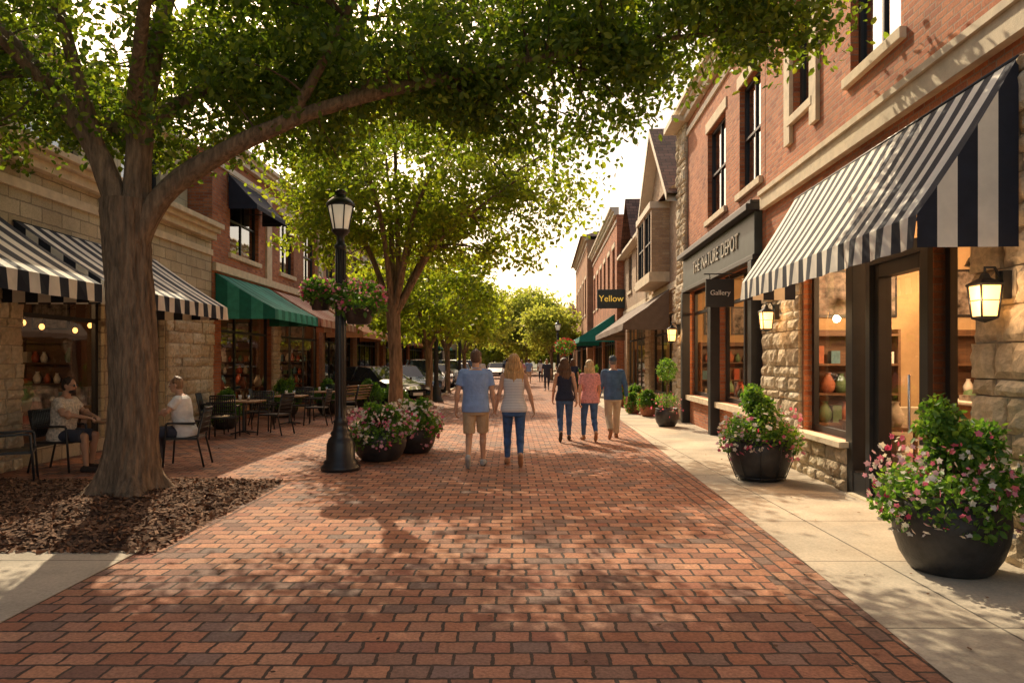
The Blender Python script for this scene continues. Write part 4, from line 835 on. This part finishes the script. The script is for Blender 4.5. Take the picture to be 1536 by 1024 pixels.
def person(name,x,y,yaw,H,fem,pose,top,bottom,shoe,hair,skin='skin',topm='c_blue',botm='c_khaki',shoem='shoe_grey',hairm='hair_brown',lead=1,arms={},lean=0,headyaw=0,vox=.010,z0=.006,heavy=1.0,glasses=False,beard=False,cap=None,headpitch=0):
    g=group(name,(x,y,0)); s=H/1.8; M=Matrix.Translation((x,y,z0))@Matrix.Rotation(yaw,4,'Z')@Matrix.Scale(s,4)
    sw=.165 if fem else .192; prof=FEM if fem else MALE; prof=[(a,b*heavy,c*heavy,d) for a,b,c,d in prof]
    lr=.93 if fem else 1.04
    if pose=='sit':
        TMx=Matrix.Translation((0,0,.52/s))@Matrix.Rotation(-lean,4,'X')@Matrix.Translation((0,0,-.92))
        J={}
        for sd in (-1,1): J[sd]=[Vector((sd*.09,0,.53/s)),Vector((sd*.14,.42,.52/s)),Vector((sd*.15,.40+.05*sd,.085)),Vector((sd*.17,.56+.05*sd,.032))]
    else:
        TMx=Matrix.Translation((0,0,0))@Matrix.Rotation(-lean,4,'X'); J={}
        ld=[Vector((.095,.0,.92)),Vector((.105,.15,.50)),Vector((.105,.19,.085)),Vector((.125,.34,.034))]
        tl=[Vector((.095,-.01,.92)),Vector((.10,.0,.485)),Vector((.10,-.27,.20)),Vector((.105,-.185,.05))]
        for sd in (-1,1): J[sd]=[Vector((v.x*sd,v.y,v.z)) for v in (ld if sd==lead else tl)]
    sh={sd:TMx@Vector((sd*sw,-.01,1.435)) for sd in (-1,1)}; A={}
    for sd in (-1,1):
        if sd in arms: A[sd]=[sh[sd],Vector(arms[sd][0]),Vector(arms[sd][1])]
        else:
            q=-.09 if sd==lead else .09; A[sd]=[sh[sd],Vector((sd*(sw+.062),-.035+q*.7,1.15)),Vector((sd*(sw+.078),.03+q*2.0,.90))]
    hc=TMx@Vector((0,.02,1.675)); HR=TMx.to_3x3()@Matrix.Rotation(lean*.8+headpitch,3,'X')@Matrix.Rotation(headyaw,3,'Z')
    hp=lambda v: hc+HR@Vector(v)
    b=PM(); b.loft(prof,TMx)
    b.cap(TMx@Vector((0,-.012,1.45)),hc+HR@Vector((0,-.02,-.05)),.058*lr,.052*lr)
    b.ell(hc,(.074,.094,.115),HR); b.ell(hp((0,.022,-.065)),(.054,.064,.058),HR); b.cap(hp((0,.088,.012)),hp((0,.108,-.022)),.010,.015); b.ell(hp((0,.062,-.098)),(.026,.026,.02),HR)
    for sd in (-1,1):
        b.ell(hp((sd*.076,-.008,-.008)),(.012,.022,.033),HR)
        b.cap(TMx@Vector((sd*.06,-.01,1.44)),A[sd][0],.06*lr,.056*lr); b.cap(A[sd][0],A[sd][1],.054*lr,.038*lr); b.cap(A[sd][1],A[sd][2],.039*lr,.026*lr)
        fm=A[sd][1].lerp(A[sd][2],.25); b.ell(fm,(.043*lr,.043*lr,.07))
        h,k,a,t=J[sd]; b.cap(h,k,.090,.056); b.cap(k,a,.055,.036); cm=k.lerp(a,.3)+Vector((0,-.018,0)); b.cap(cm,k.lerp(a,.55)+Vector((0,-.01,0)),.056,.042)
        heel=a+((t-a).normalized()*-.035)+Vector((0,-.02,-.045)) if pose!='sit' else a+Vector((0,-.045,-.048)); b.cap(a,heel,.036,.034); b.cap(heel,t,.034,.030)
        if pose!='sit': b.ell(TMx@Vector((sd*.075,-.055,.91)),(.092,.088,.10))
    remesh(b.V,b.F,vox,3,'body',skin,g,M)
    if vox<.015:
        b=PM()
        for sd in (-1,1):
            w_=A[sd][2]; d=(w_-A[sd][1]).normalized()
            if pose=='sit': nrmv=Vector((0,0,-1)); th=Vector((-sd,0,0))
            else: nrmv=Vector((-sd,0,0)); th=Vector((0,1,0))
            th=(th-d*th.dot(d)).normalized(); nv=(nrmv-d*nrmv.dot(d)-th*nrmv.dot(th)).normalized(); Rm=Matrix((th,d,nv)).transposed()
            b.ell(w_+d*.05,(.040,.055,.017),Rm); b.cap(w_-d*.02,w_+d*.03,.025,.024)
            for i,ln in enumerate((.92,1.0,.94,.75)):
                p=w_+d*.082+th*(.029-.0195*i); ang=.25+.1*i
                for seg in (.040,.027,.021):
                    dd=(d*math.cos(ang)+nv*math.sin(ang)); q=p+dd*seg*ln; b.cap(p,q,.0092,.0082,8); p=q; ang+=.38
            p=w_+d*.025+th*.028; q=p+(d*.6+th*.75+nv*.2).normalized()*.042; b.cap(p,q,.013,.011,8); b.cap(q,q+(d*.9+th*.25+nv*.35).normalized()*.032,.011,.009,8)
        remesh(b.V,b.F,.0045,1,'hands',skin,g,M)
    b=PM(); e=.014; hem=.845 if top!='tank' else .87
    if top=='long' or top=='polo' or top=='tee': 
        pr=[(hem,prof[1][1]+.022,prof[1][2]+.026,prof[1][3])]+[(a,bb+e+(.012 if a<1.25 else .002),cc+e+(.014 if a<1.25 else .0),d) for a,bb,cc,d in prof if hem<a<1.48]+[(1.492,.072,.066,-.01)]
    else:
        pr=[(hem,prof[1][1]+.02,prof[1][2]+.02,prof[1][3])]+[(a,bb+.012+(.014 if a<1.15 else 0),cc+.012+(.01 if a<1.15 else 0),d) for a,bb,cc,d in prof if hem<a<1.42]
    b.loft(pr,TMx)
    if fem and pose!='sit': 
        for sd in (-1,1): b.ell(TMx@Vector((sd*.065,.085,1.27)),(.06,.05,.06))
    for sd in (-1,1):
        if top in('polo','tee','long'):
            b.cap(TMx@Vector((sd*.07,-.01,1.435)),A[sd][0],.068*lr,.068*lr)
            en=A[sd][0].lerp(A[sd][1],.68); 
            if top=='long': b.cap(A[sd][0],A[sd][1],.067*lr,.052*lr); b.cap(A[sd][1],A[sd][1].lerp(A[sd][2],.93),.052*lr,.038*lr,flatb=True)
            else: b.cap(A[sd][0],en,.066*lr,.064*lr,flatb=True)
        elif top=='tank': b.cap(TMx@Vector((sd*.085,-.055,1.38)),TMx@Vector((sd*.09,.0,1.487)),.03,.018); b.cap(TMx@Vector((sd*.085,.05,1.36)),TMx@Vector((sd*.09,.0,1.487)),.03,.018)
    if top=='polo': b.cap(TMx@Vector((0,-.012,1.47)),TMx@Vector((0,-.008,1.525)),.070,.062,flat=True)
    remesh(b.V,b.F,vox,2,'shirt',topm,g,M)
    b=PM()
    if pose=='sit': b.loft([(a,bb+.012,cc+.014,d) for a,bb,cc,d in prof if a<1.05],TMx)
    else: b.loft([(.80,prof[0][1]+.004,prof[0][2]+.01,prof[0][3])]+[(a,bb+.012,cc+.014,d) for a,bb,cc,d in prof if a<1.05],TMx)
    for sd in (-1,1):
        h,k,a,t=J[sd]
        if pose!='sit': b.ell(TMx@Vector((sd*.075,-.06,.905)),(.100,.092,.108))
        if bottom=='shorts': b.cap(h,h.lerp(k,.93),.108,.092,flatb=True)
        elif bottom=='loose': b.cap(h,k,.105,.080); b.cap(k,k.lerp(a,.97),.080,.066,flatb=True)
        else: b.cap(h,k,.100,.068); b.cap(k,k.lerp(a,.92),.067,.046,flatb=True); b.ell(k.lerp(a,.32)+Vector((0,-.02,0)),(.066,.064,.11))
    remesh(b.V,b.F,vox,2,'trousers' if bottom!='shorts' else 'shorts',botm,g,M)
    b=PM()
    for sd in (-1,1):
        h,k,a,t=J[sd]; heel=a+((t-a).normalized()*-.035)+Vector((0,-.02,-.043)) if pose!='sit' else a+Vector((0,-.045,-.046))
        dd=(t-heel).normalized(); b.cap(heel,t,.041,.038); b.cap(t-dd*.05,t+dd*.03,.045,.033); b.cap(heel,a+Vector((0,-.005,-.012)),.04,.043)
        if shoe=='sneaker': b.cap(heel+Vector((0,0,-.012)),t+Vector((0,0,-.006)),.043,.041)
    remesh(b.V,b.F,vox*.8,2,'shoes',shoem,g,M)
    b=PM(); 
    if cap: 
        b.ell(hp((0,-.012,.035)),(.084,.104,.092),HR); b.ell(hp((0,.10,.03)),(.06,.055,.012),HR); remesh(b.V,b.F,vox*.8,2,'cap',cap,g,M); b=PM()
        b.ell(hp((0,-.03,-.005)),(.080,.078,.085),HR)
    else: b.ell(hp((0,-.020,.030)),(.083,.092,.098),HR); b.ell(hp((0,-.035,-.01)),(.080,.075,.09),HR)
    rr=random.Random(len(name)+int(x*10))
    if hair=='long':
        b.ell(hp((0,-.045,.02)),(.098,.09,.105),HR); b.ell(hp((0,-.060,-.08)),(.118,.074,.13),HR)
        for i in range(13):
            xx=-.12+.02*i; l=rr.uniform(.31,.38)*(1-.9*abs(xx)); p0=hp((xx*.8,-.055+.3*abs(xx),-.04)); p1=hp((xx*1.15,-.11+.35*abs(xx),-.20)); p2=hp((xx*.95+rr.uniform(-.025,.025),-.13+.25*abs(xx),-l)); b.cap(p0,p1,.034,.033,8); b.cap(p1,p2,.033,.011,8)
    if hair=='bob':
        b.ell(hp((0,-.04,.02)),(.097,.09,.105),HR); b.ell(hp((0,-.045,-.06)),(.112,.078,.11),HR)
        for i in range(9):
            xx=-.10+.025*i; b.cap(hp((xx*.85,-.05+.3*abs(xx),-.04)),hp((xx*1.15,-.075+.35*abs(xx),-.185+rr.uniform(-.02,.02))),.030,.016,8)
    if hair=='short':
        for i in range(26): 
            v=nrm(rng.normal(size=(1,3)))[0]; v[2]=abs(v[2]); v[1]=-abs(v[1])*.8+.1; b.ell(hp((v[0]*.078,v[1]*.09-.012,v[2]*.095+.03)),(.018,.02,.015))
    if beard: b.ell(hp((0,.042,-.083)),(.052,.055,.038),HR)
    remesh(b.V,b.F,vox*.7,1,'hair',hairm,g,M)
    b=MB(lambda a,c,d:tuple(M@hp((a,c,d))))
    for sd in (-1,1): b.ell((sd*.030,.083,.004),(.013,.009,.008),'eye_white',8,6); b.ell((sd*.030,.0905,.004),(.006,.004,.006),'iris',8,6); b.ell((sd*.031,.087,.024),(.018,.007,.004),hairm,8,4)
    b.ell((0,.090,-.055),(.022,.009,.007),'lips',8,6)
    if glasses:
        for sd in (-1,1): b.ell((sd*.033,.096,.004),(.028,.006,.019),'black_metal',12,6); b.tube([(sd*.06,.088,.008),(sd*.080,-.01,.008)],.003,'black_metal',5)
        b.tube([(-.01,.098,.008),(.01,.098,.008)],.003,'black_metal',5)
    b.build('face',g); return g
person('walking_man',-.56,11.3,0,1.81,False,'walk','polo','shorts','sneaker','short',skin='skin',topm='c_blue',botm='c_khaki',shoem='shoe_grey',hairm='hair_brown',lead=1,heavy=1.1,arms={1:((.255,-.02,1.15),(.275,.06,.93)),-1:((-.275,-.06,1.15),(-.30,-.02,.90))})
person('walking_woman',.03,11.42,0,1.75,True,'walk','tank','jeans','flat','long',topm='c_stripetop',botm='c_jeans',shoem='shoe_tan',hairm='hair_blonde',lead=-1,heavy=1.1,arms={-1:((-.235,-.03,1.16),(-.285,.05,.93)),1:((.255,-.05,1.15),(.31,.02,.92))})
person('walking_woman',1.07,14.9,0,1.70,True,'walk','tank','jeans','flat','long',topm='c_navy',botm='c_jeans',shoem='shoe_dark',hairm='hair_brown',lead=1,headyaw=-.3,heavy=1.04)
person('walking_woman',1.58,14.95,.05,1.66,True,'walk','tee','jeans','flat','bob',topm='c_pinktop',botm='c_jeans',shoem='shoe_tan',hairm='hair_blonde_l',lead=-1,heavy=1.1)
person('walking_man',2.12,15.4,.05,1.74,False,'walk','long','loose','sneaker','short',topm='c_denim',botm='c_sand',shoem='shoe_tan',hairm='hair_grey',lead=1,cap='c_cap',heavy=1.06)
person('seated_man',-6.72,10.95,FX,1.80,False,'sit','tee','shorts','sneaker','short',skin='skin_tan',topm='c_plaid',botm='c_dark',shoem='shoe_dark',hairm='hair_dark',lean=.12,arms={1:((.27,.17,.86),(.13,.42,.80)),-1:((-.27,.17,.86),(-.10,.43,.80))},heavy=1.14,glasses=True,beard=True,headpitch=-.05)
person('seated_man',-5.12,11.5,math.pi/2+.15,1.80,False,'sit','tee','loose','sneaker','short',topm='c_white',botm='c_dark',shoem='shoe_white',hairm='hair_lightbrown',lean=.16,arms={1:((.27,.19,.86),(.12,.43,.80)),-1:((-.27,.19,.86),(-.12,.43,.80))},heavy=1.12,headpitch=-.08)
for (x,y,yw,h,f,tm,bm) in ((-.3,44,0,1.75,False,'c_dark','c_jeans'),(.6,46,math.pi,1.7,True,'c_pinktop','c_dark'),(1.9,40,math.pi,1.72,False,'c_dark','c_dark'),(2.4,29,0,1.7,True,'c_navy','c_dark'),(-1.6,37,math.pi,1.76,False,'c_white','c_jeans'),(1.2,52,0,1.74,False,'c_blue','c_sand'),(2.2,56,0,1.7,True,'c_white','c_dark')):
    person('distant_pedestrian',x,y,yw,h,f,'walk','tee','jeans','sneaker','bob' if f else 'short',topm=tm,botm=bm,vox=.022)

# ------------------------------------------------------------ light, sky, camera
EL,AZ=rad(40),rad(-20)
d=Vector((math.sin(AZ)*math.cos(EL),math.cos(AZ)*math.cos(EL),math.sin(EL)))
sl=bpy.data.lights.new('sun','SUN'); sl.energy=5; sl.angle=rad(.5); sl.color=(1,.85,.60); so=bpy.data.objects.new('sun',sl); COL.objects.link(so); so.rotation_euler=d.to_track_quat('Z','Y').to_euler(); so.location=(0,0,30)
W=bpy.data.worlds.new('World'); scene.world=W; W.use_nodes=True; nt=W.node_tree; bg=nt.nodes['Background']
sk=nt.nodes.new('ShaderNodeTexSky'); sk.sky_type='NISHITA'; sk.sun_disc=False; sk.sun_elevation=EL; sk.sun_rotation=AZ%(2*math.pi); sk.dust_density=3.0; sk.air_density=1.0; sk.ozone_density=1
vm=nt.nodes.new('ShaderNodeVectorMath'); vm.operation='MULTIPLY'; vm.inputs[1].default_value=(1.72,1.38,1.04); nt.links.new(sk.outputs[0],vm.inputs[0])
nt.links.new(vm.outputs[0],bg.inputs[0]); bg.inputs[1].default_value=.15
cd=bpy.data.cameras.new('camera'); cam=bpy.data.objects.new('camera',cd); COL.objects.link(cam); cam.location=(0,0,1.65); cam.rotation_euler=(rad(90),0,0)
cd.sensor_width=36; cd.lens=1100/1536*36; cd.shift_y=28/1536; cd.clip_end=2000; scene.camera=cam
scene.view_settings.view_transform='Standard'; scene.view_settings.look='None'; scene.view_settings.exposure=0
